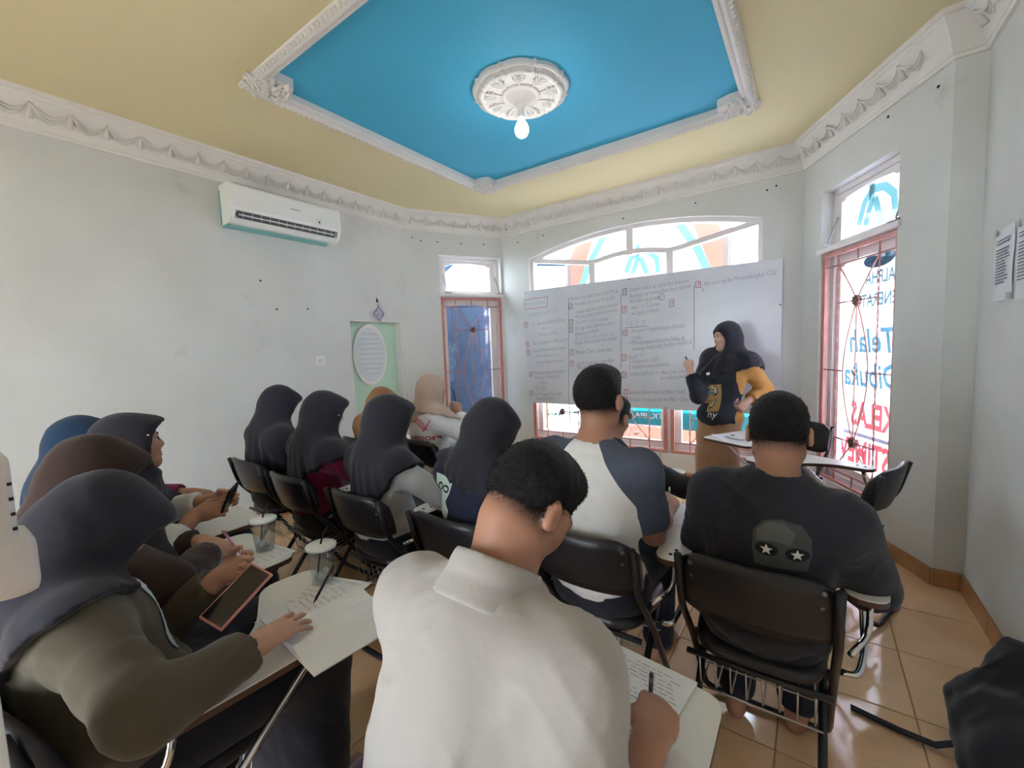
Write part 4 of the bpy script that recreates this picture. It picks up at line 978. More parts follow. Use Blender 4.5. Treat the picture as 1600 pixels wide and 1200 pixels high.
# ------------------------------------------------------------------ people
SK = {'tan': srgb(206, 160, 138), 'brown': srgb(180, 132, 108), 'deep': srgb(142, 98, 78), 'fair': srgb(226, 180, 160)}
def skin(k):
    if 'skin_'+k in MATS: return MATS['skin_'+k]
    m = mat('skin_'+k, SK[k], 0.5, noise=0.10, nscale=14, spec=0.35, bump=0.02, bscale=220); nt = m.node_tree; b = nt.nodes['Principled BSDF']
    src = b.inputs['Base Color'].links[0].from_socket; at_ = nt.nodes.new('ShaderNodeAttribute'); at_.attribute_name = 'stubble'      # close-cropped hair at the nape
    mx = nt.nodes.new('ShaderNodeMix'); mx.data_type = 'RGBA'; mx.inputs['B'].default_value = srgb(36, 30, 31)
    nt.links.new(at_.outputs['Fac'], mx.inputs['Factor']); nt.links.new(src, mx.inputs['A']); nt.links.new(mx.outputs['Result'], b.inputs['Base Color'])
    return m
def cloth(name, c, rough=0.85, noise=0.10, bump=0.05, bscale=120): return mat('cloth_'+name, c, rough, noise=noise, nscale=6, bump=bump, bscale=bscale, spec=0.2, sheen=0.15)
M_HAIR = mat('hair_black', srgb(30, 26, 28), 0.55, noise=0.4, nscale=160, bump=0.6, bscale=420, spec=0.3)
M_EYE = mat('eye_white', srgb(236, 232, 226), 0.2); M_IRIS = mat('eye_iris', srgb(38, 26, 20), 0.15); M_LIP = mat('lip', srgb(176, 96, 90), 0.45); M_BROW = mat('brow', srgb(34, 28, 28), 0.8)
HANDPOSE = {'flat': ((.10, .10, .08),)*4, 'rest': ((.25, .30, .2), (.3, .35, .2), (.35, .4, .25), (.4, .45, .3)), 'pen': ((.75, .85, .35), (.85, 1.0, .5), (1.0, 1.2, .6), (1.1, 1.3, .6)), 'grip': ((.35, .95, .6), (.4, 1.0, .6), (.45, 1.0, .6), (.5, 1.0, .6)), 'spread': ((.12, .12, .1), (.10, .12, .1), (.14, .16, .1), (.2, .2, .1)), 'fist': ((1.2, 1.4, .8),)*4}
def hand_prims(W, d, n, side, pose, s=1.0):
    d = nrm(d); n = np.array(n, float); n = nrm(n-d*(n@d)); t = np.cross(n, d)*(1 if side > 0 else -1)
    R = np.stack([d, t, n], 1); P = [EL(W+d*.045*s, np.array([.052, .040, .017])*s, R, .012), RC(W-d*.02*s, W+d*.03*s, .024*s, .026*s, .02)]
    sp = .10 if pose in ('flat', 'spread') else .03
    for i, (off, L) in enumerate(zip((.029, .010, -.010, -.028), (.070, .078, .072, .056))):
        a = HANDPOSE[pose][i]; b = W+d*(.082-.004*abs(i-1))*s+t*off*s; ang = 0; fan = sp*(1.2-i)*(1 if pose != 'spread' else 1.8)
        P.append(RC(W+d*.05*s+t*off*s*.9, b, .012*s, .0098*s, .008))
        for fr, c, r1, r2 in ((.45, a[0], .0092, .0084), (.30, a[1], .0084, .0076), (.25, a[2], .0076, .0062)):
            ang += c; dd = nrm(d*math.cos(ang)-n*math.sin(ang)+t*fan*math.cos(ang)); e = b+dd*L*fr*s; P.append(RC(b, e, r1*s, r2*s, .004)); b = e
    # thumb leaves the side of the palm
    b = W+d*.022*s+t*.026*s-n*.004*s
    fold = {'flat': .5, 'rest': .6, 'pen': 1.0, 'grip': .7, 'spread': .35, 'fist': 1.1}[pose]
    dd = nrm(d*.62+t*(.85-.35*fold)-n*(.25+.35*fold)); e = b+dd*.042*s; P.append(RC(b, e, .0145*s, .0115*s, .010))
    d2 = nrm(d*.9+t*(.35-.45*fold)-n*(.15+.30*fold)); e2 = e+d2*.030*s; P.append(RC(e, e2, .0112*s, .0098*s, .004))
    d3 = nrm(d*.95+t*(.15-.5*fold)-n*(.15+.25*fold)); P.append(RC(e2, e2+d3*.026*s, .0098*s, .0075*s, .004))
    return P
def ik(S, W, l1, l2, hint):
    v = W-S; L = np.linalg.norm(v)
    if L > (l1+l2)*0.985: k = L/((l1+l2)*0.985); l1 *= k; l2 *= k
    u = v/L; a = (l1*l1-l2*l2+L*L)/(2*L); h = math.sqrt(max(1e-6, l1*l1-a*a))
    hh = np.array(hint, float); hh = hh-u*(hh@u); return S+u*a+nrm(hh)*h
def drape(P, nb, rt, fw, su, seed):
    # hanging folds that fan out below the neck
    q = P-nb; x, y, z = q@rt, q@fw, q@su; a = np.arctan2(x, y+1e-6); t = np.clip((.04-z)/.16, 0, 1)
    return t*(.0055*np.sin(9*a+seed+3*np.sin(2.3*a+seed*.7)+z*4)+.0035*np.sin(21*a+seed*1.7-z*9))
def person(label, base, yaw, head, hyaw=0, hpitch=0, hroll=0, sk='brown', sex='f', w=1.0, arms=None, shirt=None, sleeve=0.95, hijab=None, bottom=None, hair=False, knees=None, feet=None, hipz=0.545, hv=0.0075, hc=0.009, brim=True, hem=0.30, hemslope=0.25, collar=False, face=False, seed=1, loose=0.014, shirtlen=0.0, parts=None, torso_yaw=0.0, hemside=0.0, stand=False, spread=0.11, group='class members', open_=0.0, hsize=1.0):
    """body with skeleton set out in the person's own frame (x right, y forward); returns root and handy points"""
    Rw = rotm(yaw); inv = Rw.T; B = np.array([base[0], base[1], 0.0])
    loc = lambda p: inv@(np.array(p, float)-B)
    H = loc(head); Rh = rotm(hyaw, hpitch, hroll)
    hs = 0.97 if sex == 'f' else hsize
    hd = lambda x, y, z: H+Rh@(np.array([x, y, z])*hs)
    hip = np.array([0, -0.035, hipz])
    Rn = rotm(hyaw*.4, hpitch*.45, hroll*.4)
    nb = H+Rn@np.array([0, -.042, -.155 if sex == 'f' else -.168])*hs
    su = nrm(nb-hip); rt = nrm(np.cross(rotm(torso_yaw)@np.array([0, 1, 0]), su)); fw = np.cross(su, rt); Rt = np.stack([rt, fw, su], 1)
    if sex == 'f': shw, rch, rab, rpe = .150*w, (.140*w, .100*w, .175), (.128*w, .095*w, .15), (.165*w, .125*w, .115)
    else: shw, rch, rab, rpe = .172*w, (.160*w, .108*w, .19), (.145*w, .100*w, .16), (.158*w, .118*w, .115)
    L = np.linalg.norm(nb-hip); at = lambda f, dy=0: hip+su*L*f+fw*dy
    bend = 0.5*max(0, math.atan2(nb[1]-hip[1], nb[2]-hip[2]))
    chest = at(.68, -.012-.05*bend); abd = at(.34, -.005-.05*bend); scn = nb-su*.055-fw*.012
    sh = {s: scn+rt*s*shw-su*.012 for s in (-1, 1)}
    torso = [EL(hip, rpe, None if not stand else None, .08), EL(abd, rab, Rt, .08), EL(chest, rch, Rt, .08), RC(sh[-1], sh[1], .060, .060, .06), RC(nb-su*.05-fw*.01, nb+su*.02, .072, .052, .05)]
    if sex == 'f' and not stand: torso.append(EL(chest+fw*.065-su*.01, (.115*w, .06, .085), Rt, .06))
    # head and face
    neck = [RC(nb-su*.03, hd(0, -.022, -.055), .054 if sex == 'f' else .060, .052 if sex == 'f' else .057, .03)]
    hp = [EL(hd(0, -.012, .030), np.array([.077, .096, .093])*hs, Rh, .03), EL(hd(0, .026, -.040), np.array([.060, .066, .078])*hs, Rh, .04), EL(hd(0, .062, -.097), np.array([.026, .022, .020])*hs, Rh, .03),
          RC(hd(-.048, .005, -.060), hd(-.020, .060, -.095), .022*hs, .018*hs, .03), RC(hd(.048, .005, -.060), hd(.020, .060, -.095), .022*hs, .018*hs, .03),
          RC(hd(0, .086, .012), hd(0, .101, -.026), .0085*hs, .0125*hs, .012), EL(hd(-.012, .092, -.030), np.array([.009, .010, .008])*hs, Rh, .008), EL(hd(.012, .092, -.030), np.array([.009, .010, .008])*hs, Rh, .008),
          RC(hd(-.016, .083, -.060), hd(.016, .083, -.060), .0075*hs, .0075*hs, .010), RC(hd(-.013, .082, -.070), hd(.013, .082, -.070), .0085*hs, .0085*hs, .008),
          RC(hd(-.042, .078, .024), hd(.042, .078, .024), .012*hs, .012*hs, .02)]
    for s in (-1, 1):
        hp.append(RC(hd(s*.030, .070, -.022), hd(s*.052, .045, -.015), .020*hs, .020*hs, .03))
        if not hijab: hp += [EL(hd(s*.083, -.012, -.008), np.array([.010, .020, .031])*hs, Rh@rotm(-s*.35, .2, 0), .008), RC(hd(s*.088, -.022, .012), hd(s*.086, -.016, -.028), .006*hs, .007*hs, .006)]
    fcut = [EL(hd(s*.031, .097, .004), np.array([.019, .014, .011])*hs, Rh, .010) for s in (-1, 1)]
    if not hijab: fcut += [EL(hd(s*.094, -.006, -.006), np.array([.006, .009, .016])*hs, Rh@rotm(-s*.35, .2, 0), .006) for s in (-1, 1)]
    # legs
    K = knees or {s: (s*spread, .40, .525) for s in (-1, 1)}; Fk = feet or {s: (s*spread, .36, .075) for s in (-1, 1)}
    legs, lpr = [], {}
    for s in (-1, 1):
        hj = hip+np.array([s*.085, 0.0, -.02]); k = np.array(K[s], float); a = np.array(Fk[s], float)
        lpr[s] = (hj, k, a)
        legs += [RC(hj, k, .088*w, .062*w, .05), RC(k, a, .058*w, .040, .03)]
        fd = nrm(np.array([s*.15, 1, 0])); hl = a+np.array([0, 0, -.035])-fd*.03
        legs += [RC(a, hl, .038, .030, .02), RC(hl, hl+fd*.13+np.array([0, 0, -.004]), .031, .026, .02), EL(hl+fd*.165+np.array([0, 0, -.008]), (.036, .042, .018), None, .02)]
        for q in range(5): legs.append(RC(hl+fd*.175+np.array([(q-2)*.0155, -.004*abs(q-1.5*s*-1), -.008]), hl+fd*.200+np.array([(q-2)*.017, -.006*abs(q-2+1.5*s), -.012]), .0095, .0085, .004))
    # arms
    AR = {}; armp = []; l1, l2 = (.255, .235) if sex == 'f' else (.285, .255)
    for s in (-1, 1):
        A = (arms or {}).get(s) or dict(w=tuple(Rw@np.array([s*.12, .30, .62])+B), hint=(s, -.4, -.5), d=(0, 1, 0), n=(0, 0, 1), pose='rest')
        W = loc(A['w']); E = loc(A['e']) if 'e' in A else ik(sh[s], W, l1, l2, A.get('hint', (s*.8, -.5, -.7)))
        d = inv@nrm(np.array(A.get('d', W-E), float)) if 'd' in A else nrm(W-E)
        n = inv@np.array(A.get('n', (0, 0, 1)), float)
        AR[s] = (E, W, d, n)
        armp += [RC(sh[s], E, .052*w, .041*w, .04), RC(E, E+(W-E)*.45, .042*w, .038*w, .02), RC(E+(W-E)*.45, W, .038*w, .026, .02)]
        armp += hand_prims(W, d, n, s, A.get('pose', 'rest'), .93 if sex == 'f' else 1.0)
    me = solid('person', [(torso+neck+hp+legs+armp, [])], hv, skin(sk), cuts=fcut)
    if hair:
        co = np.empty(len(me.vertices)*3, np.float32); me.vertices.foreach_get('co', co); q = ((co.reshape(-1, 3)-H)@Rh)/hs
        sst = lambda v: np.clip(v, 0, 1)**2*(3-2*np.clip(v, 0, 1))
        st = sst((q[:, 2]+.075-.25*np.clip(q[:, 1]+.05, 0, .1))/.055)*sst((.030-q[:, 1])/.03)*(np.abs(q[:, 0]) < .0795)*(q[:, 2] < .2)*(q[:, 2] > -.12)
        a_ = me.attributes.new('stubble', 'FLOAT', 'POINT'); a_.data.foreach_set('value', (st*.92).astype(np.float32))
    root = link(bpy.data.objects.new('person', me)); root.location = B; root.rotation_euler = (0, 0, yaw); tag(root, label, 'person', group)
    def child(name, mesh): return link(bpy.data.objects.new(name, mesh), root)
    out = dict(root=root, R=Rw, B=B, H=H, Rh=Rh, nb=nb, Rt=Rt, hip=hip, at=at, AR=AR, sh=sh, hd=hd, su=su, fw=fw, rt=rt, loc=loc, child=child)
    # trousers / skirt
    if bottom:
        k_ = bottom.get('loose', .016); P = [EL(hip+np.array([0, 0, -.01]), np.array(rpe)*1.0, None, .06)]
        for s in (-1, 1):
            hj, k, a = lpr[s]; e = k+(a-k)*bottom.get('len', .92)
            P += [RC(hj, k, .088*w, .066*w, .06), RC(k, e, .064*w, bottom.get('cuff', .055), .05)]
        if bottom.get('skirt'):
            mid = [(lpr[-1][i]+lpr[1][i])/2 for i in range(3)]
            P += [EL((mid[0]+mid[1])/2, (.17*w, abs(mid[1][1]-mid[0][1])/2+.10, .085), None, .08), RC(mid[1]-np.array([.08, 0, 0]), mid[2]+np.array([-.09, -.02, .04]), .07, .085, .10), RC(mid[1]+np.array([.08, 0, 0]), mid[2]+np.array([.09, -.02, .04]), .07, .085, .10), RC(mid[1], mid[2]+np.array([0, 0, .04]), .08, .09, .10)]
        out['bottom'] = child('skirt' if bottom.get('skirt') else 'trousers', solid('legwear', [(P, [])], hc*1.15, bottom['mat'], infl=k_, wr=.004, wf=60, seed=seed+5, clips=[(np.array([0, 0, .055]), (0, 0, -1))]))
    # shirt
    if shirt is not None:
        P = [EL(abd, rab, Rt, .07), EL(chest, rch, Rt, .07), RC(sh[-1], sh[1], .056, .056, .05), RC(nb-su*.055-fw*.01, nb-su*.022, .080, .060, .05), EL(hip+np.array([0, 0, .03+shirtlen]), np.array(rpe)*np.array([1, 1.0, .9])+np.array([.014, .016, .0]), None, .09)]
        if sex == 'f': P.append(EL(chest+fw*.065-su*.01, (.115*w, .06, .085), Rt, .06))
        for s in (-1, 1):
            E, W, d, n = AR[s]; f = sleeve if not isinstance(sleeve, dict) else sleeve[s]
            if f <= .5: P.append(RC(sh[s], sh[s]+(E-sh[s])*(f*2), .060*w, .056*w, .05))
            else:
                ff = (f-.5)*2; P += [RC(sh[s], E, .054*w, .046*w, .04), RC(E, E+(W-E)*ff*.93, .047*w, .036*w, .02)]
        scut = []; cuts = [RC(nb-su*.02, nb+su*.06, .056 if sex == 'f' else .060, .062, .01)]
        for s in (-1, 1):
            E, W, d, n = AR[s]; f = sleeve if not isinstance(sleeve, dict) else sleeve[s]
            if f <= .5: e_, dr, rr_ = sh[s]+(E-sh[s])*(f*2), nrm(E-sh[s]), .095
            else: e_, dr, rr_ = E+(W-E)*(f-.5)*2*.93, nrm(W-E), .07
            scut.append(RC(e_+dr*(rr_+.004), e_+dr*(rr_+.05), rr_, rr_, .004))
        out['shirt'] = child('shirt', solid('shirt', [(P, [])], hc, shirt, infl=loose, wr=.0052, wf=72, seed=seed, cuts=scut if hijab else scut+cuts))
        if collar:
            cy_ = rotm(0, .20)@su; c0 = nb+su*.004-fw*.012
            out['collar'] = child('collar', solid('collar', [([RC(c0-su*.030-fw*.004, c0+su*.040, .098, .072, .02), RC(c0-su*.050-fw*.014, c0+su*.018-fw*.006, .112, .086, .012)], [])], .0055, shirt, cuts=[RC(c0-su*.05, c0+su*.14, .070, .066, .006), EL(c0+fw*.115-su*.0, (.034, .075, .09), Rt, .01)], clips=[(c0+su*.048, su+fw*.25), (c0-su*.045, -su-fw*.35)]))
    # short hair
    if hair:
        hc_ = [EL(hd(0, -.016, .044), np.array([.0805, .0995, .0905])*hs, Rh, .02), EL(hd(0, .040, .098), np.array([.056, .046, .032])*hs, Rh, .04), EL(hd(0, -.050, .020), np.array([.072, .060, .070])*hs, Rh, .03)]
        cuts = [EL(hd(0, .120, -.010), np.array([.090, .062, .080])*hs, Rh, .015), EL(hd(.092, .018, -.035), np.array([.030, .046, .062])*hs, Rh, .012), EL(hd(-.092, .018, -.035), np.array([.030, .046, .062])*hs, Rh, .012)]
        nrmn = Rh@np.array([0, .45, -1.0])
        out['hair'] = child('hair', solid('hair', [(hc_, [])], .0055, M_HAIR, cuts=cuts, wr=.0022, wf=150, seed=seed, clips=[(hd(0, -.09, -.040), nrmn)]))
        rsd = np.random.RandomState(seed); hm = out['hair'].data; nv = len(hm.vertices)
        A = np.empty(nv*3, np.float32); hm.vertices.foreach_get('co', A); A = A.reshape(-1, 3); Nn = np.empty(nv*3, np.float32); hm.vertex_normals.foreach_get('vector', Nn); Nn = Nn.reshape(-1, 3)
        pk = rsd.randint(0, nv, 5200); P0, N0, ln = A[pk], Nn[pk], np.full(5200, .0052)*(.6+.7*rsd.rand(5200))
        bvn = np.empty(len(me.vertices)*3, np.float32); me.vertex_normals.foreach_get('vector', bvn); bvn = bvn.reshape(-1, 3); bco = co.reshape(-1, 3)
        cand = np.argwhere((st > .30) & (q[:, 2] < .03))[:, 0]; cand = cand[rsd.rand(len(cand)) < 1]
        pk = cand[rsd.randint(0, len(cand), 5200)]; pk = pk[rsd.rand(len(pk)) < st[pk]**2]
        P0 = np.concatenate([P0, bco[pk]+rsd.randn(len(pk), 3)*.0018]); N0 = np.concatenate([N0, bvn[pk]]); ln = np.concatenate([ln, .0006+.0042*st[pk]**2])
        dn = Rh@np.array([0, -.15, -1.0]); D = N0*.55+dn*.65+rsd.randn(len(P0), 3)*.14; D /= np.linalg.norm(D, axis=1)[:, None]
        S = np.cross(D, rsd.randn(len(P0), 3)); S /= np.linalg.norm(S, axis=1)[:, None]
        VV = np.stack([P0-N0*.001-S*.0006, P0-N0*.001+S*.0006, P0+D*ln[:, None]+S*.0002, P0+D*ln[:, None]-S*.0002], 1).reshape(-1, 3)
        hm2 = np_mesh('hair_strands', VV, np.arange(len(VV)).reshape(-1, 4), M_HAIR); tag(link(bpy.data.objects.new('hair_strands', hm2), out['hair']), kind='stuff')
    # hijab: fitted head with peaked brim, drape over neck, shoulders and back, face opening cut out
    if hijab is not None:
        ii_ = loose+.013; ad = .010-ii_
        g = lambda *r: np.array(r)*hs+ad
        G1 = [EL(hd(0, -.014, .030), g(.086, .107, .100), Rh, .03), EL(hd(0, -.022, -.035), g(.080, .086, .085), Rh, .04)]
        if brim: G1 += [EL(hd(0, .062, .064), g(.068, .066, .034), Rh, .03), EL(hd(0, .030, -.005), g(.089, .080, .098), Rh, .03)]
        else: G1 += [EL(hd(0, .030, .0), g(.088, .070, .100), Rh, .03)]
        G1 += [RC(hd(0, .012, -.085), hd(0, -.02, -.085), .060+ad, .066+ad, .03), RC(hd(0, -.050, -.04), nb-fw*.045-su*.05, .070+ad, .085+ad, .05), RC(hd(0, .015, -.09), nb+fw*.05-su*.04, .058+ad, .074+ad, .04)]
        G2 = [EL(chest, np.array(rch), Rt, .07), RC(sh[-1], sh[1], .064, .064, .06), EL(chest+fw*.065-su*.01, (.115*w, .062, .088), Rt, .06), RC(nb-fw*.02-su*.02, at(.42, -.03), .078, .112*w, .06)]
        for s in (-1, 1): G2.append(RC(sh[s], sh[s]+(AR[s][0]-sh[s])*.98, .058*w, .052*w, .07))
        hn = nrm(-su+fw*hemslope+rt*hemside)
        cuts = [EL(hd(0, (.148 if brim else .140)-open_, -.055+open_*.6), np.array([.13, .086, .112])*hs, Rh, .014)]
        out['hijab'] = child('hijab', solid('hijab', [(G1, []), (G2, [(nb-su*hem, hn)])], hc, hijab, infl=ii_, cuts=cuts, wr=.0028, wf=55, seed=seed+9, gk=.05, fold=lambda P: drape(P, nb, rt, fw, su, seed)))
    if face:
        for s in (-1, 1):
            bm = bmesh.new(); sphere(bm, (0, 0, 0), .0125*hs, 12, 8); e = bobj('eye', bm, M_EYE, root, smooth=True); e.location = hd(s*.031, .0795, .004)
            bm = bmesh.new(); sphere(bm, hd(s*.031+.002, .0885, .003)-hd(s*.031, .0795, .004), .0062*hs, 10, 6); bobj('iris', bm, M_IRIS, e, smooth=True)
            bm = bmesh.new(); tube(bm, [hd(s*.014, .0955, .024), hd(s*.030, .0935, .031), hd(s*.048, .080, .026)], .0035*hs, 6, r2=.002*hs); bobj('eyebrow', bm, M_BROW, root, smooth=True)
            bm = bmesh.new(); tube(bm, [hd(s*.017, .0900, .008), hd(s*.031, .0925, .014), hd(s*.046, .0835, .007)], .0018*hs, 5); bobj('eyelid', bm, M_BROW, root, smooth=True)
        bm = bmesh.new()
        tube(bm, [hd(-.021, .084, -.063), hd(-.008, .0925, -.058), hd(0, .0930, -.060), hd(.008, .0925, -.058), hd(.021, .084, -.063)], .0038*hs, 6); tube(bm, [hd(-.019, .0845, -.066), hd(0, .0935, -.072), hd(.019, .0845, -.066)], .0048*hs, 6); bobj('lips', bm, M_LIP, root, smooth=True)
    return out
def pin(P, p, r=.0055):
    me = P['hijab'].data; bv = BVHTree.FromPolygons([v.co.copy() for v in me.vertices], [list(f.vertices) for f in me.polygons]); h = bv.find_nearest(Vector(p))
    bm = bmesh.new(); sphere(bm, h[0]+h[1]*.002, r, 8, 6); bobj('hijab_pin', bm, mat('pin_gold', srgb(214, 190, 160), .25, metal=.9), P['hijab'], True)
def decal(P, garment, shapes, o, n, up, m, name='print', off=.0025, sub=.012, start=.25):
    """flat print laid on the garment: 2D shapes (x right as seen, y up) cast along -n onto the cloth; o, n, up in the wearer's frame"""
    g = P[garment]; me = g.data
    bv = BVHTree.FromPolygons([v.co.copy() for v in me.vertices], [list(p.vertices) for p in me.polygons])
    n = nrm(n); up = nrm(np.array(up, float)-n*(np.array(up)@n)); rt = np.cross(up, n); bm = bmesh.new()
    for s in shapes:
        if isinstance(s, bpy.types.Mesh): bm.from_mesh(s)
        else:
            vs = [bm.verts.new((p[0], p[1], 0)) for p in s]; bm.faces.new(vs)
    bmesh.ops.triangulate(bm, faces=bm.faces[:])
    for _ in range(4):
        es = [e for e in bm.edges if e.calc_length() > sub]
        if not es: break
        bmesh.ops.subdivide_edges(bm, edges=es, cuts=1); bmesh.ops.triangulate(bm, faces=bm.faces[:])
    for v in bm.verts:
        p = np.array(o)+rt*v.co.x+up*v.co.y+n*start; h = bv.ray_cast(Vector(p), Vector(-n), .6)
        v.co = (h[0]+Vector(n)*off) if h[0] is not None else Vector(p-n*start)
    return bobj(name, bm, m, g, smooth=True)
# ------------------------------------------------------------------ the class
BLK = cloth('black', srgb(48, 47, 56)); NAVY = cloth('navy', srgb(42, 46, 68)); SKIRTB = cloth('dark_skirt', srgb(40, 40, 48)); BROWN = cloth('brown', srgb(62, 46, 42)); OLIVE = cloth('olive', srgb(88, 80, 66)); BLUEH = cloth('blue_hijab', srgb(40, 62, 88))
WHITE = cloth('white', srgb(226, 224, 226)); GREY = cloth('grey_marl', srgb(196, 195, 196), noise=.2); MAROON = cloth('maroon', srgb(110, 28, 62)); TAN = cloth('tan_hijab', srgb(166, 122, 88)); BEIGE = cloth('beige_hijab', srgb(196, 172, 154)); CREAM = cloth('cream_shirt', srgb(176, 170, 165), noise=.05); JEANS = cloth('dark_jeans', srgb(38, 40, 52)); MUST = cloth('mustard', srgb(178, 138, 108))
DARKT = cloth('charcoal', srgb(46, 44, 50))
def two_tone(name, ca, cb, fn):
    """fabric of two colours sewn along a seam; fn builds the seam value from the wearer's own coordinates"""
    m = bpy.data.materials.new(name); m.use_nodes = True; nt = m.node_tree; b = nt.nodes['Principled BSDF']; b.inputs['Roughness'].default_value = .85; b.inputs['Specular IOR Level'].default_value = .2
    tc = nt.nodes.new('ShaderNodeTexCoord'); sp = nt.nodes.new('ShaderNodeSeparateXYZ'); nt.links.new(tc.outputs['Object'], sp.inputs[0])
    def mth(op, a, c=None):
        n = nt.nodes.new('ShaderNodeMath'); n.operation = op
        for i, v in enumerate((a, c)):
            if v is None: continue
            if isinstance(v, (int, float)): n.inputs[i].default_value = v
            else: nt.links.new(v, n.inputs[i])
        return n.outputs[0]
    f = fn(mth, sp.outputs); mx = nt.nodes.new('ShaderNodeMix'); mx.data_type = 'RGBA'; mx.inputs['A'].default_value = ca; mx.inputs['B'].default_value = cb
    nt.links.new(f, mx.inputs['Factor']); nt.links.new(mx.outputs['Result'], b.inputs['Base Color'])
    n2 = nt.nodes.new('ShaderNodeTexNoise'); n2.inputs['Scale'].default_value = 90; nt.links.new(tc.outputs['Object'], n2.inputs['Vector'])
    bp = nt.nodes.new('ShaderNodeBump'); bp.inputs['Strength'].default_value = .2; bp.inputs['Distance'].default_value = .01; nt.links.new(n2.outputs['Fac'], bp.inputs['Height']); nt.links.new(bp.outputs['Normal'], b.inputs['Normal'])
    return m
SKB = dict(mat=SKIRTB, skirt=True, loose=.018, len=.9, cuff=.07); TRB = dict(mat=JEANS, loose=.014)
def arm(w, d=None, n=(0, 0, 1), pose='rest', hint=None, e=None):
    A = dict(w=w, n=n, pose=pose)
    if d: A['d'] = d
    if hint: A['hint'] = hint
    if e: A['e'] = e
    return A
def seat(who, x, y, yaw=0.0): chair(x, y, yaw, 'black folding tablet chair '+who)
# left row, nearest first
seat('under the woman in the olive jacket', -1.38, .30)
p1 = person('woman in black hijab and olive jacket holding a pink phone over an open notebook', (-1.40, .28), 0, (-1.45, .245, 1.045), hpitch=-.62, hyaw=-.05, sk='tan', w=1.12, hv=.0062, hc=.0075, shirt=OLIVE, sleeve=.90, hijab=BLK, bottom=SKB, hem=.12, hemslope=.1, hemside=.55, seed=11,
    arms={1: arm((-1.075, .44, .765), d=(-.30, .92, -.10), n=(.15, .1, 1), pose='spread', hint=(1, -.35, -.35)), -1: arm((-1.45, .50, .80), d=(.75, .45, .30), n=(-.2, .75, -.55), pose='grip', hint=(-.4, -.4, -1))})
seat('under the woman in the brown hijab', -1.93, .32)
p2 = person('woman in brown hijab and brown top writing with a pink pen', (-1.94, .30), 0, (-1.917, .325, 1.086), hpitch=-.35, sk='tan', w=1.08, hv=.0072, hc=.0085, shirt=BROWN, sleeve=.97, hijab=BROWN, bottom=SKB, hem=.17, seed=22,
    arms={1: arm((-1.74, .56, .765), d=(-.2, .9, -.1), n=(.4, 0, .9), pose='pen', hint=(1, -.4, -.2)), -1: arm((-1.93, .60, .745), d=(.75, .4, -.1), pose='rest')})
seat('beside the left wall under the woman with the black phone', -2.42, .44)
p3 = person('woman in black hijab and white shirt looking up with a black phone in both hands', (-2.42, .42), 0, (-2.283, .50, 1.115), hpitch=.10, hyaw=-.12, sk='brown', w=1.0, hv=.0065, hc=.0085, shirt=WHITE, sleeve=.82, hijab=BLK, bottom=SKB, hem=.22, face=True, open_=.028, seed=33,
    arms={1: arm((-2.06, .63, .815), d=(.45, .85, .16), n=(.8, -.2, .5), pose='grip', hint=(1, -.5, -.8)), -1: arm((-2.16, .74, .83), d=(.75, .6, .12), n=(-.5, .8, .2), pose='grip', hint=(-1, -.3, -.8))})
seat('in the corner of the back row under the blue hijab', -2.93, .44)
p4 = person('woman in dark blue hijab mostly hidden behind her neighbour, hands resting ahead', (-2.93, .42), 0, (-2.83, .45, 1.075), hpitch=-.1, sk='brown', w=1.0, hv=.0075, shirt=MAROON, sleeve=.9, hijab=BLUEH, bottom=SKB, seed=44,
    arms={1: arm((-2.46, .68, .79), d=(.55, .85, .05), n=(0, 0, 1), pose='rest', hint=(1, -.5, -.5)), -1: arm((-2.62, .80, .76), d=(.8, .5, 0), pose='rest')})
# middle row
seat('by the left wall under the tallest black hijab', -3.0, 1.46)
p5 = person('woman in long black hijab seated by the left wall in the middle row', (-3.0, 1.44), -.1, (-2.98, 1.45, 1.125), hpitch=-.30, sk='tan', w=1.05, hv=.010, hc=.010, shirt=BLK, hijab=BLK, bottom=SKB, hem=.42, hemslope=.1, seed=55)
seat('under the woman with maroon sleeves', -2.40, 1.42)
p6 = person('woman in black hijab with maroon sleeves in the middle row', (-2.40, 1.40), -.1, (-2.352, 1.40, 1.11), hpitch=-.15, hyaw=-.25, sk='tan', w=1.0, hv=.010, hc=.009, shirt=MAROON, sleeve=.9, hijab=BLK, bottom=SKB, hem=.24, hemslope=-.1, hemside=.7, seed=66, arms={1: arm((-2.16, 1.66, .735), d=(-.3, .9, 0), pose='rest', hint=(1, -.3, -.4))})
seat('under the woman in the grey marl shirt', -1.78, 1.42)
p7 = person('woman in black hijab and grey marl shirt with her back turned', (-1.78, 1.40), -.12, (-1.755, 1.39, 1.11), hpitch=-.12, hyaw=-.2, sk='tan', w=1.0, hv=.010, hc=.008, shirt=GREY, sleeve=.93, hijab=BLK, bottom=SKB, hem=.30, hemslope=.1, hemside=1.1, seed=77, arms={1: arm((-1.50, 1.66, .735), d=(-.2, .9, 0), pose='rest', hint=(1, -.3, -.5))})
seat('under the woman with the pale print on her back', -1.17, 1.42)
p8 = person('woman in black hijab bending over her desk, pale masked figure printed on her navy back', (-1.17, 1.38), -.05, (-1.14, 1.45, 1.105), hpitch=-.55, hyaw=-.15, sk='tan', w=1.08, hv=.010, hc=.008, shirt=NAVY, sleeve=.95, hijab=BLK, bottom=SKB, hem=.075, hemslope=-.15, hemside=-.35, seed=88, arms={1: arm((-.95, 1.66, .735), d=(-.3, .9, 0), pose='pen', hint=(1, -.3, -.4))})
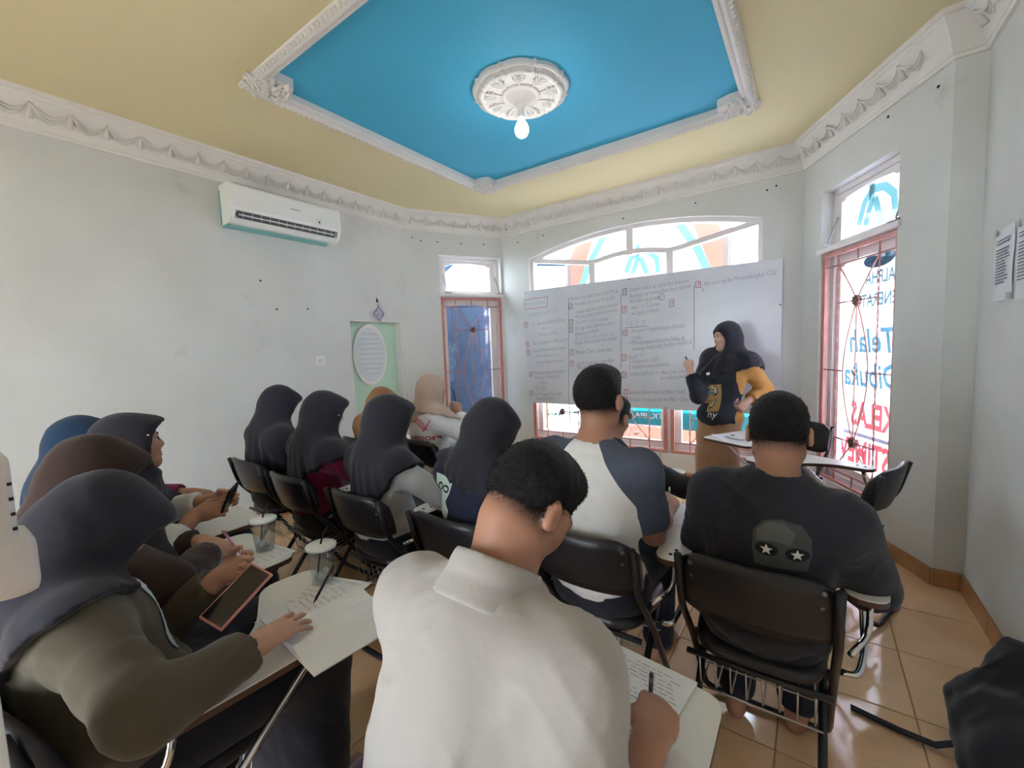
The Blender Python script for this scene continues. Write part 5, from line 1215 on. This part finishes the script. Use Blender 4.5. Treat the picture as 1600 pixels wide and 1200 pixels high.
# front row
seat('under the woman in the tan hijab', -2.93, 2.24)
p9 = person('woman in tan hijab seated near the green door', (-2.93, 2.20), -.1, (-2.88, 2.225, 1.045), hpitch=-.35, sk='tan', hv=.011, hc=.010, shirt=GREY, hijab=TAN, bottom=SKB, seed=99)
seat('under the woman in the white printed shirt', -2.44, 2.40)
p10 = person('woman in beige hijab and white shirt with red print, pen held to her chin', (-2.44, 2.36), -.25, (-2.445, 2.37, 1.145), hpitch=.02, hyaw=-.35, sk='brown', w=1.12, hv=.009, hc=.009, shirt=WHITE, sleeve=.9, hijab=BEIGE, brim=False, hem=.035, hemslope=-.3, bottom=SKB, seed=101, loose=.02,
    arms={1: arm((-2.245, 2.44, .965), d=(-.25, .15, .95), n=(.9, -.3, .1), pose='pen', hint=(1, -.2, -.8))})
seat('under the person hidden by the man in the raglan shirt', -.93, 2.12)
p12 = person('dark-haired person in dark top bent over a desk in front of the raglan-shirted man', (-.93, 2.08), 0, (-.885, 2.20, 1.05), hpitch=-.55, hyaw=-.1, sk='brown', sex='m', w=.95, hv=.009, hc=.009, shirt=DARKT, sleeve=.9, hair=True, bottom=TRB, seed=121, arms={1: arm((-.74, 2.40, .745), d=(.1, .9, 0), pose='pen', hint=(1, -.2, -.3))})
# right-hand block
RAG = two_tone('raglan_fabric', srgb(228, 226, 224), srgb(84, 90, 106), lambda m, o: m('GREATER_THAN', m('ABSOLUTE', o[0]), m('MINIMUM', m('ADD', m('MULTIPLY', m('SUBTRACT', 1.105, o[2]), .62), .055), .185)))
seat('under the man in the raglan shirt', -.67, 1.56)
p11 = person('man with cropped hair in cream and charcoal raglan shirt writing at his tablet', (-.67, 1.53), 0, (-.655, 1.50, 1.245), hpitch=-.12, hyaw=-.05, sk='brown', sex='m', w=1.0, hv=.0068, hc=.0078, shirt=RAG, sleeve=.36, hair=True, bottom=TRB, seed=111, shirtlen=.0,
    arms={1: arm((-.475, 1.80, .770), d=(-.20, .9, .05), n=(.6, 0, .8), pose='pen', e=(-.475, 1.565, .735)), -1: arm((-.70, 1.86, .74), d=(.5, .8, 0))})
seat('under the man in the black shirt', -.13, 1.61)
p13 = person('man in black tee with a grey star-eyed face printed on its back', (-.12, 1.60), 0, (-.082, 1.60, 1.148), hpitch=-.30, hyaw=.02, sk='brown', sex='m', w=.96, hv=.0068, hc=.0075, shirt=BLK, sleeve=.46, hair=True, bottom=TRB, seed=131, loose=.026, shirtlen=-.02,
    arms={1: arm((.08, 1.88, .745), d=(-.5, .8, 0), pose='pen', hint=(.55, -.5, -.9)), -1: arm((-.24, 1.90, .735), d=(.6, .7, 0), hint=(-.55, -.5, -.9))}, feet={1: (.10, .20, .075), -1: (-.10, .16, .075)})
seat('nearest the camera, under the man in the white shirt', -.48, .46)
p14 = person('man in cream white shirt bent over his papers, nearest the camera', (-.47, .42), 0, (-.445, .675, 1.145), hpitch=-.92, hyaw=-.26, hroll=.03, hsize=.94, sk='brown', sex='m', w=.96, hv=.0058, hc=.0075, shirt=CREAM, sleeve=.46, hair=True, collar=True, bottom=TRB, seed=141, loose=.02,
    arms={1: arm((-.215, .685, .77), d=(-.10, .95, -.05), n=(.35, -.1, .95), pose='pen', hint=(.25, -.35, -1)), -1: arm((-.50, .78, .745), d=(.5, .8, 0), hint=(-.5, -.3, -1))})
# the teacher
TOP = two_tone('teacher_top', srgb(50, 52, 60), srgb(190, 140, 80), lambda m, o: m('LESS_THAN', o[0], -.175))
pT = person('woman teacher in black hijab and top with brown skirt writing at the whiteboard', (-.665, 4.06), 2.80, (-.60, 4.07, 1.485), hpitch=-.05, hyaw=-.55, sk='fair', w=1.0, hv=.008, hc=.0085, shirt=TOP, sleeve=.86, hijab=BLK, brim=False, hem=.20, hemslope=.05, hemside=-.5, face=True, open_=.012, seed=151, hipz=.80, stand=True, shirtlen=-.03, loose=.022,
    knees={1: (.075, .01, .45), -1: (-.075, .02, .45)}, feet={1: (.10, -.02, .075), -1: (-.10, .0, .075)}, bottom=dict(mat=MUST, skirt=True, loose=.012, len=.96, cuff=.075),
    arms={1: arm((-.875, 3.96, 1.215), d=(-.10, .25, .95), n=(.3, -.9, .1), pose='fist', e=(-.79, 3.90, .985)), -1: arm((-.445, 4.06, .925), d=(-.4, -.6, -.5), n=(.6, -.5, .3), pose='fist', e=(-.325, 4.25, 1.02))}, group='people in the room')
# ------------------------------------------------------------------ prints on the clothes
M_PALE = mat('print_pale', srgb(206, 226, 222), .8); M_RED = mat('print_red', srgb(206, 66, 92), .8); M_STAR = mat('print_star', srgb(236, 236, 226), .8); M_SKULL = mat('print_dark_grey', srgb(74, 76, 76), .8); M_SKULL2 = mat('print_light_grey', srgb(98, 100, 98), .8); M_PBLK = mat('print_black', srgb(24, 24, 28), .8); M_TANP = mat('print_tan', srgb(196, 156, 104), .8); M_TEE = mat('pale_blue_tee', srgb(206, 220, 228), .8)
def ell2(cx, cy, a, b, n=24): return [(cx+a*math.cos(t), cy+b*math.sin(t)) for t in np.linspace(0, 2*math.pi, n+1)[:-1]]
def star(cx, cy, r): return [[(cx, cy), (cx+r*.42*math.sin(a-.628), cy+r*.42*math.cos(a-.628)), (cx+r*math.sin(a), cy+r*math.cos(a)), (cx+r*.42*math.sin(a+.628), cy+r*.42*math.cos(a+.628))] for a in [2*math.pi*k/5 for k in range(5)]]
o = p13['at'](.70); o = np.array([o[0]+.03, o[1], 0.835]); back = (0, -1, 0); upz = (0, 0, 1)
SC = lambda L, k: [[(x*k, y*k) for x, y in q] for q in L]
decal(p13, 'shirt', SC([[(-.088, .0), (-.080, -.06), (.080, -.06), (.092, .0), (.090, .06), (.060, .105), (.0, .120), (-.055, .108), (-.086, .065)]], .82), o, back, upz, M_SKULL, 'face_print')
decal(p13, 'shirt', SC([[(-.075, .03), (-.02, .04), (.03, .03), (.045, .075), (.01, .108), (-.04, .105), (-.072, .075)]], .82), o, back, upz, M_SKULL2, 'face_print', off=.0032)
for sh_ in (ell2(-.043, .005, .036, .024), ell2(.050, .0, .036, .024)): decal(p13, 'shirt', SC([sh_], .82), o, back, upz, M_PBLK, 'eye_socket_print', off=.0038)
for sh_ in (star(-.043, .004, .021), star(.050, -.001, .021)): decal(p13, 'shirt', SC(sh_, .82), o, back, upz, M_STAR, 'star_print', off=.0046, sub=.02)
o = p8['at'](.45); o = np.array([o[0]-.075, o[1], .835])
decal(p8, 'shirt', [[(-.05, -.09), (.045, -.09), (.055, -.05), (.030, -.02), (.062, .02), (.070, .06), (.060, .075), (-.060, .085), (-.062, .04), (-.035, -.01), (-.052, -.05)]], o, (-.2, -1, .1), upz, M_PALE, 'figure_print')
for sh_ in (ell2(-.022, .035, .026, .016), ell2(.030, .033, .026, .016)): decal(p8, 'shirt', [sh_], o, (-.2, -1, .1), upz, M_PBLK, 'mask_print', off=.0035)
for sh_ in (ell2(-.020, .035, .017, .008), ell2(.030, .033, .017, .008)): decal(p8, 'shirt', [sh_], o, (-.2, -1, .1), upz, M_PALE, 'mask_print', off=.0045)
o = p10['at'](.72); o = np.array([o[0]+.02, o[1], .88])
def arc2(r, a0, a1, wd, n=14):
    return [[((r+s*wd)*math.cos(a), (r+s*wd)*math.sin(a)) for a, s in ((a0+(a1-a0)*k/n, -1), (a0+(a1-a0)*(k+1)/n, -1), (a0+(a1-a0)*(k+1)/n, 1), (a0+(a1-a0)*k/n, 1))] for k in range(n)]
lines = []
for r in (.10, .115, .13): lines += [[(x, y-.06) for x, y in q] for q in arc2(r, .35, 2.8, .0035)]
for k in range(5):
    for s in (-1, 1): x0 = s*(.085+.012*k); lines.append([(x0, -.02+.012*k), (x0+s*.04, .015+.014*k), (x0+s*.043, .010+.014*k), (x0+s*.003, -.025+.012*k)][::s])
decal(p10, 'shirt', lines, o, (0, -1, 0), upz, M_RED, 'wing_print', off=.005, sub=.02)
tm = text_mesh('HALLO VENDOR', .045, bold=.001, align='CENTER'); decal(p10, 'shirt', [tm], o+np.array([.0, 0, -.092]), (0, -1, 0), upz, mat('print_red_dark', srgb(176, 40, 52), .8), 'lettering', off=.006, sub=.02)
# teacher's chest print, pin
o = pT['at'](.50); o = np.array([-.015, 0, .965])
decal(pT, 'hijab' if False else 'shirt', [[(-.055, -.125), (.050, -.11), (.055, .12), (-.035, .11)]], o, (0, 1, 0), upz, M_TANP, 'chest_print', start=.165)
for sh_ in ([ell2(-.005, .060, .028, .042)], [[(-.04, -.10), (.0, -.02), (.02, -.01), (-.01, -.08)]]): decal(pT, 'shirt', sh_, o, (0, 1, 0), upz, M_PBLK, 'chest_figure', off=.0035, start=.165)
for sh_ in ([ell2(-.003, .064, .018, .030)], [[(-.033, -.08), (.0, -.025), (.01, -.02), (-.012, -.07)]]): decal(pT, 'shirt', sh_, o, (0, 1, 0), upz, M_PALE, 'chest_figure', off=.0045, start=.165)
tm = text_mesh('ny', .085, shear=.2, align='CENTER'); decal(pT, 'shirt', [tm], o+np.array([0, 0, -.165]), (0, 1, 0), upz, M_STAR, 'lettering', sub=.03, start=.165)
decal(pT, 'hijab', [ell2(0, 0, .013, .013, 14)], np.array([.02, 0, 1.175]), (0, 1, 0), upz, M_STAR, 'pin_badge', off=.004, start=.165)
# the pale tee showing in the open olive jacket
o = p1['at'](.62); decal(p1, 'shirt', [[(.02, .10), (.10, .05), (.11, -.06), (.06, -.16), (-.05, -.16), (-.10, -.05), (-.06, .09)]], o, p1['fw'], p1['su'], M_TEE, 'tee_front', off=.004, start=.13)

for P_, q_ in ((p1, (.06, .02, -.10)), (p2, (.085, .055, .02)), (p3, (.085, .05, .035)), (p6, (.08, .05, .0))): pin(P_, P_['hd'](*q_))
# ------------------------------------------------------------------ things on the tablets and on the floor
M_PAGE = mat('page_white', srgb(238, 238, 242), .7); M_PAGE2 = mat('page_edge', srgb(214, 214, 218), .7); M_INK = mat('pencil_text', srgb(150, 152, 164), .8)
ZTB = 0.7005
def sheet(bm, w_, h_, z, curl=0.0, nx=8, ny=6, dx=0.0, dy=0.0, rot=0.0, th=.0012):
    top = {}
    for s in (0, 1):
        for i in range(nx+1):
            for j in range(ny+1):
                x = (i/nx-.5)*w_; y = (j/ny-.5)*h_; zz = z+curl*((2*i/nx-1)**2)*(.5+.5*j/ny)+(th if s else 0)
                c, sn = math.cos(rot), math.sin(rot); top[s, i, j] = bm.verts.new((dx+c*x-sn*y, dy+sn*x+c*y, zz))
    for i in range(nx):
        for j in range(ny):
            bm.faces.new((top[1, i, j], top[1, i+1, j], top[1, i+1, j+1], top[1, i, j+1])); bm.faces.new((top[0, i, j], top[0, i, j+1], top[0, i+1, j+1], top[0, i+1, j]))
    for i in range(nx):
        bm.faces.new((top[0, i, 0], top[0, i+1, 0], top[1, i+1, 0], top[1, i, 0])); bm.faces.new((top[0, i, ny], top[1, i, ny], top[1, i+1, ny], top[0, i+1, ny]))
    for j in range(ny):
        bm.faces.new((top[0, 0, j], top[1, 0, j], top[1, 0, j+1], top[0, 0, j+1])); bm.faces.new((top[0, nx, j], top[0, nx, j+1], top[1, nx, j+1], top[1, nx, j]))
def scribble(parent, w_, h_, z, rows, seed, m=M_INK):
    rs = np.random.RandomState(seed); bm = bmesh.new()
    for r_ in range(rows):
        y = h_*(.42-.84*r_/rows); x = -w_*.42
        while x < w_*.36:
            L_ = .006+.016*rs.rand()
            if rs.rand() < .85: vs = [bm.verts.new(c) for c in ((x, y-.0010, z), (x+L_, y-.0010+rs.randn()*.0004, z), (x+L_, y+.0010, z), (x, y+.0010, z))]; bm.faces.new(vs)
            x += L_+.005
    o = bobj('handwriting', bm, m, parent); return tag(o, kind='stuff')
def paper(x, y, rz, w_, h_, label, z=ZTB, rows=0, seed=1, pages=1, cat='paper', grp=None, curl=0.0):
    r_ = tag(empty('paper_sheet' if pages == 1 else 'notebook', (x, y, z), rz), label, cat, grp)
    if pages > 1:
        bm = bmesh.new(); box(bm, (-w_/2, -h_/2, 0), (w_/2, h_/2, .0016*pages), bevel=.001); bobj('page_block', bm, M_PAGE2, r_)
    bm = bmesh.new(); sheet(bm, w_, h_, .0016*pages+.0004 if pages > 1 else 0.0, curl); bobj('top_page' if pages > 1 else 'sheet', bm, M_PAGE, r_)
    if rows: scribble(r_, w_, h_, (.0016*pages if pages > 1 else 0)+.0022, rows, seed)
    return r_
def pen(p, d, label, col, L_=.14, r=.0042):
    d = Vector(d).normalized(); q = d.to_track_quat('Z', 'Y').to_matrix().to_4x4(); o = tag(empty('pen'), label, 'pen'); o.matrix_world = Matrix.Translation(p)@q
    bm = bmesh.new(); lathe(bm, [(r*.15, 0), (r*.6, .010), (r, .016), (r, L_*.8)], 10); bobj('barrel', bm, col, o, True)
    bm = bmesh.new(); lathe(bm, [(r*1.08, L_*.8), (r*1.08, L_*.97), (r*.6, L_)], 10); bobj('cap', bm, col, o, True)
    bm = bmesh.new(); box(bm, (-.0015, r*1.05, L_*.72), (.0015, r*1.7, L_*.95)); bobj('clip', bm, M_STEEL, o)
    return o
def held(c, up, face):
    y = Vector(up).normalized(); z = Vector(face)-Vector(c); z = (z-y*z.dot(y)).normalized(); x = y.cross(z); return frameM(c, x, y, z)
def phone(M, label, case, L_=.158, W_=.075):
    o = tag(empty('smartphone'), label, 'phone'); o.matrix_world = M
    bm = bmesh.new(); box(bm, (-W_/2, -L_/2, -.006), (W_/2, L_/2, .0035), bevel=.0035, seg=2); bobj('case', bm, case, o)
    bm = bmesh.new(); box(bm, (-W_/2+.005, -L_/2+.006, .0034), (W_/2-.005, L_/2-.006, .0044)); bobj('screen', bm, mat('phone_screen', srgb(26, 22, 30), .08), o)
    bm = bmesh.new(); box(bm, (W_/2-.0005, .01, -.002), (W_/2+.0016, .035, .001)); bobj('side_button', bm, case, o)
    bm = bmesh.new(); box(bm, (-W_/2+.008, L_/2-.038, -.008), (-W_/2+.030, L_/2-.008, -.0058), bevel=.001); bobj('camera_bump', bm, M_DARK, o)
    return o
M_CUP = glass('cup_plastic', (.90, .92, .93, 1), .10); M_LID = mat('cup_lid', srgb(232, 234, 236), .25, noise=.12, nscale=60); M_STRAW = mat('straw_black', srgb(24, 24, 26), .3); M_ICE = mat('cup_ice', srgb(232, 232, 230), .4)
def cup(x, y, label, z=ZTB, full=.25, lean=(.012, .01)):
    o = tag(empty('plastic_cup', (x, y, z)), label, 'cup', 'clear plastic drink cups')
    bm = bmesh.new(); lathe(bm, [(.001, .001), (.030, 0), (.032, .003), (.044, .118), (.0465, .120), (.0465, .123), (.0435, .121), (.031, .005), (.001, .004)], 28, cap=False); bobj('cup_body', bm, M_CUP, o, True)
    bm = bmesh.new(); lathe(bm, [(.047, .119), (.0485, .121), (.0485, .127), (.044, .130), (.002, .131)], 28); bobj('lid', bm, M_LID, o, True)
    bm = bmesh.new(); tube(bm, [(-lean[0]*1.5, -lean[1], .012), (0, 0, .132), (lean[0]*.6, lean[1]*.6, .165), (lean[0]*1.6, lean[1]*1.6, .185)], .0032, 8); bobj('straw', bm, M_STRAW, o, True)
    bm = bmesh.new(); rs = np.random.RandomState(int(abs(x*100)))
    for k in range(7):
        a = rs.rand()*6.28; rr = .016*rs.rand(); sphere(bm, (rr*math.cos(a), rr*math.sin(a), .014+full*.1*rs.rand()), .011, 7, 5)
    tag(bobj('crushed_ice', bm, M_ICE, o, True), kind='stuff'); return o
# P1: notebook spread, loose sheets, pen, pink phone
paper(-1.225, .660, .30, .20, .265, 'loose printed worksheet under the open notebook of the woman in olive', rows=10, seed=2)
nbk = tag(empty('open_notebook', (-1.095, .625, ZTB+.002), -.10), 'thick open white notebook under the hand of the woman in olive', 'notebook')
for s, nm in ((-1, 'left_pages'), (1, 'right_pages')):
    bm = bmesh.new(); n = 10; V = {}
    for k in range(n+1):
        for j in (0, 1):
            for t in (0, 1):
                u = k/n; V[k, j, t] = bm.verts.new((s*(u*.172), (-.5+j)*.25, (.016*math.sin(math.pi*min(1, u*1.5))*(1-u*.6)+.004+.008*(1-u)) if t else .0005))
    for k in range(n):
        for q in (((k, 0, 1), (k+1, 0, 1), (k+1, 1, 1), (k, 1, 1)), ((k, 0, 0), (k, 1, 0), (k+1, 1, 0), (k+1, 0, 0)), ((k, 0, 0), (k+1, 0, 0), (k+1, 0, 1), (k, 0, 1)), ((k, 1, 0), (k, 1, 1), (k+1, 1, 1), (k+1, 1, 0))): bm.faces.new([V[c] for c in q])
    for k in (0, n): bm.faces.new([V[c] for c in ((k, 0, 0), (k, 0, 1), (k, 1, 1), (k, 1, 0))])
    bobj('page_stack', bm, M_PAGE, nbk)
scr = scribble(nbk, .12, .2, .0, 9, 5); scr.location = (-.09, 0, .0215)
pen((-1.155, .61, .742), (-.25, .55, .35), 'dark pen held in the fingers over the open notebook', M_STRAW, .12)
phone(held((-1.285, .470, .800), (-.10, .80, .44), (-1.0, .10, 1.30)), 'large phone in a pink case in the left hand of the woman in olive', mat('case_pink', srgb(214, 142, 140), .4), .168, .080)
cup(-1.315, .735, 'clear plastic cup with black straw beside the open notebook')
# P2
paper(-1.70, .66, .12, .20, .27, 'worksheet on the tablet of the woman in the brown hijab', rows=9, seed=7)
cup(-1.735, .745, 'clear plastic cup with black straw on the second tablet from the camera')
pen((-1.725, .66, .715), (-.05, -.35, .75), 'pink pen upright in the fist of the woman in brown', mat('pen_pink', srgb(222, 150, 186), .4), .13)
# P3
phone(held((-2.00, .735, .865), (.50, .10, .75), (-2.35, .35, 1.15)), 'black phone held up in both hands by the woman in white', M_STRAW, .14, .070)
# P6/P7 things on the far tablets
cup(-2.22, 1.80, 'clear plastic cup with straw on the tablet beyond the maroon sleeve')
paper(-1.62, 1.76, -.1, .19, .25, 'papers on the tablet of the woman in the grey marl shirt', rows=8, seed=12)
paper(-1.02, 1.76, -.1, .19, .25, 'papers on the tablet of the woman with the pale back print', rows=8, seed=13)
paper(-2.84, 1.80, .1, .19, .25, 'papers on the tablet by the left wall', rows=6, seed=14)
# P11
paper(-.49, 1.895, -.15, .185, .25, 'sheet of paper under the hand of the man in the raglan shirt', rows=9, seed=15)
pen((-.515, 1.915, .712), (.12, -.30, .75), 'white pen in the hand of the man in the raglan shirt', M_WHITEP, .12)
paper(-.72, 2.47, -.1, .19, .25, 'papers on the tablet in front of the raglan-shirted man', rows=7, seed=16)
pen((-.725, 2.50, .712), (.15, -.3, .75), 'thin pale pen in the hand of the person bent over the desk', M_WHITEP, .12)
# P13
paper(.08, 1.93, 0, .19, .25, 'sheet on the tablet of the man in the black tee', rows=8, seed=17)
# P14
paper(-.315, .80, -.12, .215, .29, 'stack of handwritten sheets under the hand of the man in white', rows=22, seed=18, pages=5, cat='papers')
pen((-.255, .805, .722), (.12, -.32, .62), 'slim pen in the hand of the man in white', mat('pen_dark', srgb(60, 62, 80), .3), .135)
bm = bmesh.new(); tube(bm, fillet([(-.43, .915, .712), (-.405, .925, .716), (-.395, .905, .716), (-.415, .89, .712)], .012), .004, 6); tag(bobj('paper_clip', bm, M_STRAW), 'black clip on the papers nearest the camera', 'clip')
# P10 pen
pen((-2.29, 2.47, 1.03), (-.1, -.1, .9), 'dark pen held to the chin of the woman in the beige hijab', M_STRAW, .12)
# teacher's marker
pen((-.895, 3.995, 1.275), (-.35, .75, .35), 'black board marker in the raised hand of the teacher', M_STRAW, .11, .007)
# empty chairs on the right
chair(.115, 2.88, 1.20, 'empty black folding tablet chair against the right wall')
chair(-.17, 3.80, 2.62, 'empty black folding tablet chair beside the teacher')
paper(-.50, 3.62, .5, .20, .28, 'white sheet on the empty tablet beside the teacher')
phone(Matrix.Translation((-.46, 3.60, .711))@Matrix.Rotation(.9, 4, 'Z')@Matrix.Rotation(math.pi, 4, 'Y'), 'white phone lying on the empty tablet beside the teacher', M_WHITEP, .15, .073)
# black bag with a strap, slumped on the floor by the right wall
M_BAG = cloth('bag_black', srgb(30, 28, 32), .7)
bag = tag(empty('shoulder_bag', (.55, 1.97, 0)), 'slumped black fabric bag with a strap on the floor at the right', 'bag')
prm = [EL((0, 0, .12), (.13, .20, .13), rotm(.3), .06), EL((.06, .16, .16), (.08, .13, .15), rotm(.2), .06), EL((-.03, -.13, .10), (.11, .13, .11), None, .06), EL((.08, .20, .26), (.05, .07, .09), None, .05)]
link(bpy.data.objects.new('bag_body', solid('bag_body', [(prm, [])], .010, M_BAG, wr=.016, wf=42, seed=6, clips=[(np.array([0, 0, .003]), (0, 0, -1))])), bag)
bm = bmesh.new(); pts = [(-.04, -.02, .10), (-.12, -.02, .05), (-.17, -.02, .016), (-.26, -.005, .012), (-.40, .03, .010)]
for a, b in zip(pts[:-1], pts[1:]):
    pass
V = [[bm.verts.new((p[0]+dx, p[1]+s*.013, p[2]+dz)) for s, dz, dx in ((-1, -.003, 0), (1, -.003, 0), (1, .003, 0), (-1, .003, 0))] for p in pts]
for A, B in zip(V[:-1], V[1:]):
    for k in range(4): bm.faces.new((A[k], A[(k+1) % 4], B[(k+1) % 4], B[k]))
bm.faces.new(V[0]); bm.faces.new(V[-1][::-1]); bobj('strap', bm, M_BAG, bag)
# second bag: maroon cloth bag under the olive jacket's tablet
bag2 = tag(empty('cloth_bag', (-.98, .62, 0)), 'dark maroon cloth bag on the floor beside the white-shirted man', 'bag')
link(bpy.data.objects.new('bag_body', solid('bag_body', [([EL((0, 0, .15), (.11, .13, .16), None, .05), EL((.03, .05, .27), (.07, .09, .07), None, .05)], [])], .011, cloth('bag_maroon', srgb(58, 26, 50), .8), wr=.014, wf=40, seed=8, clips=[(np.array([0, 0, .003]), (0, 0, -1))])), bag2)
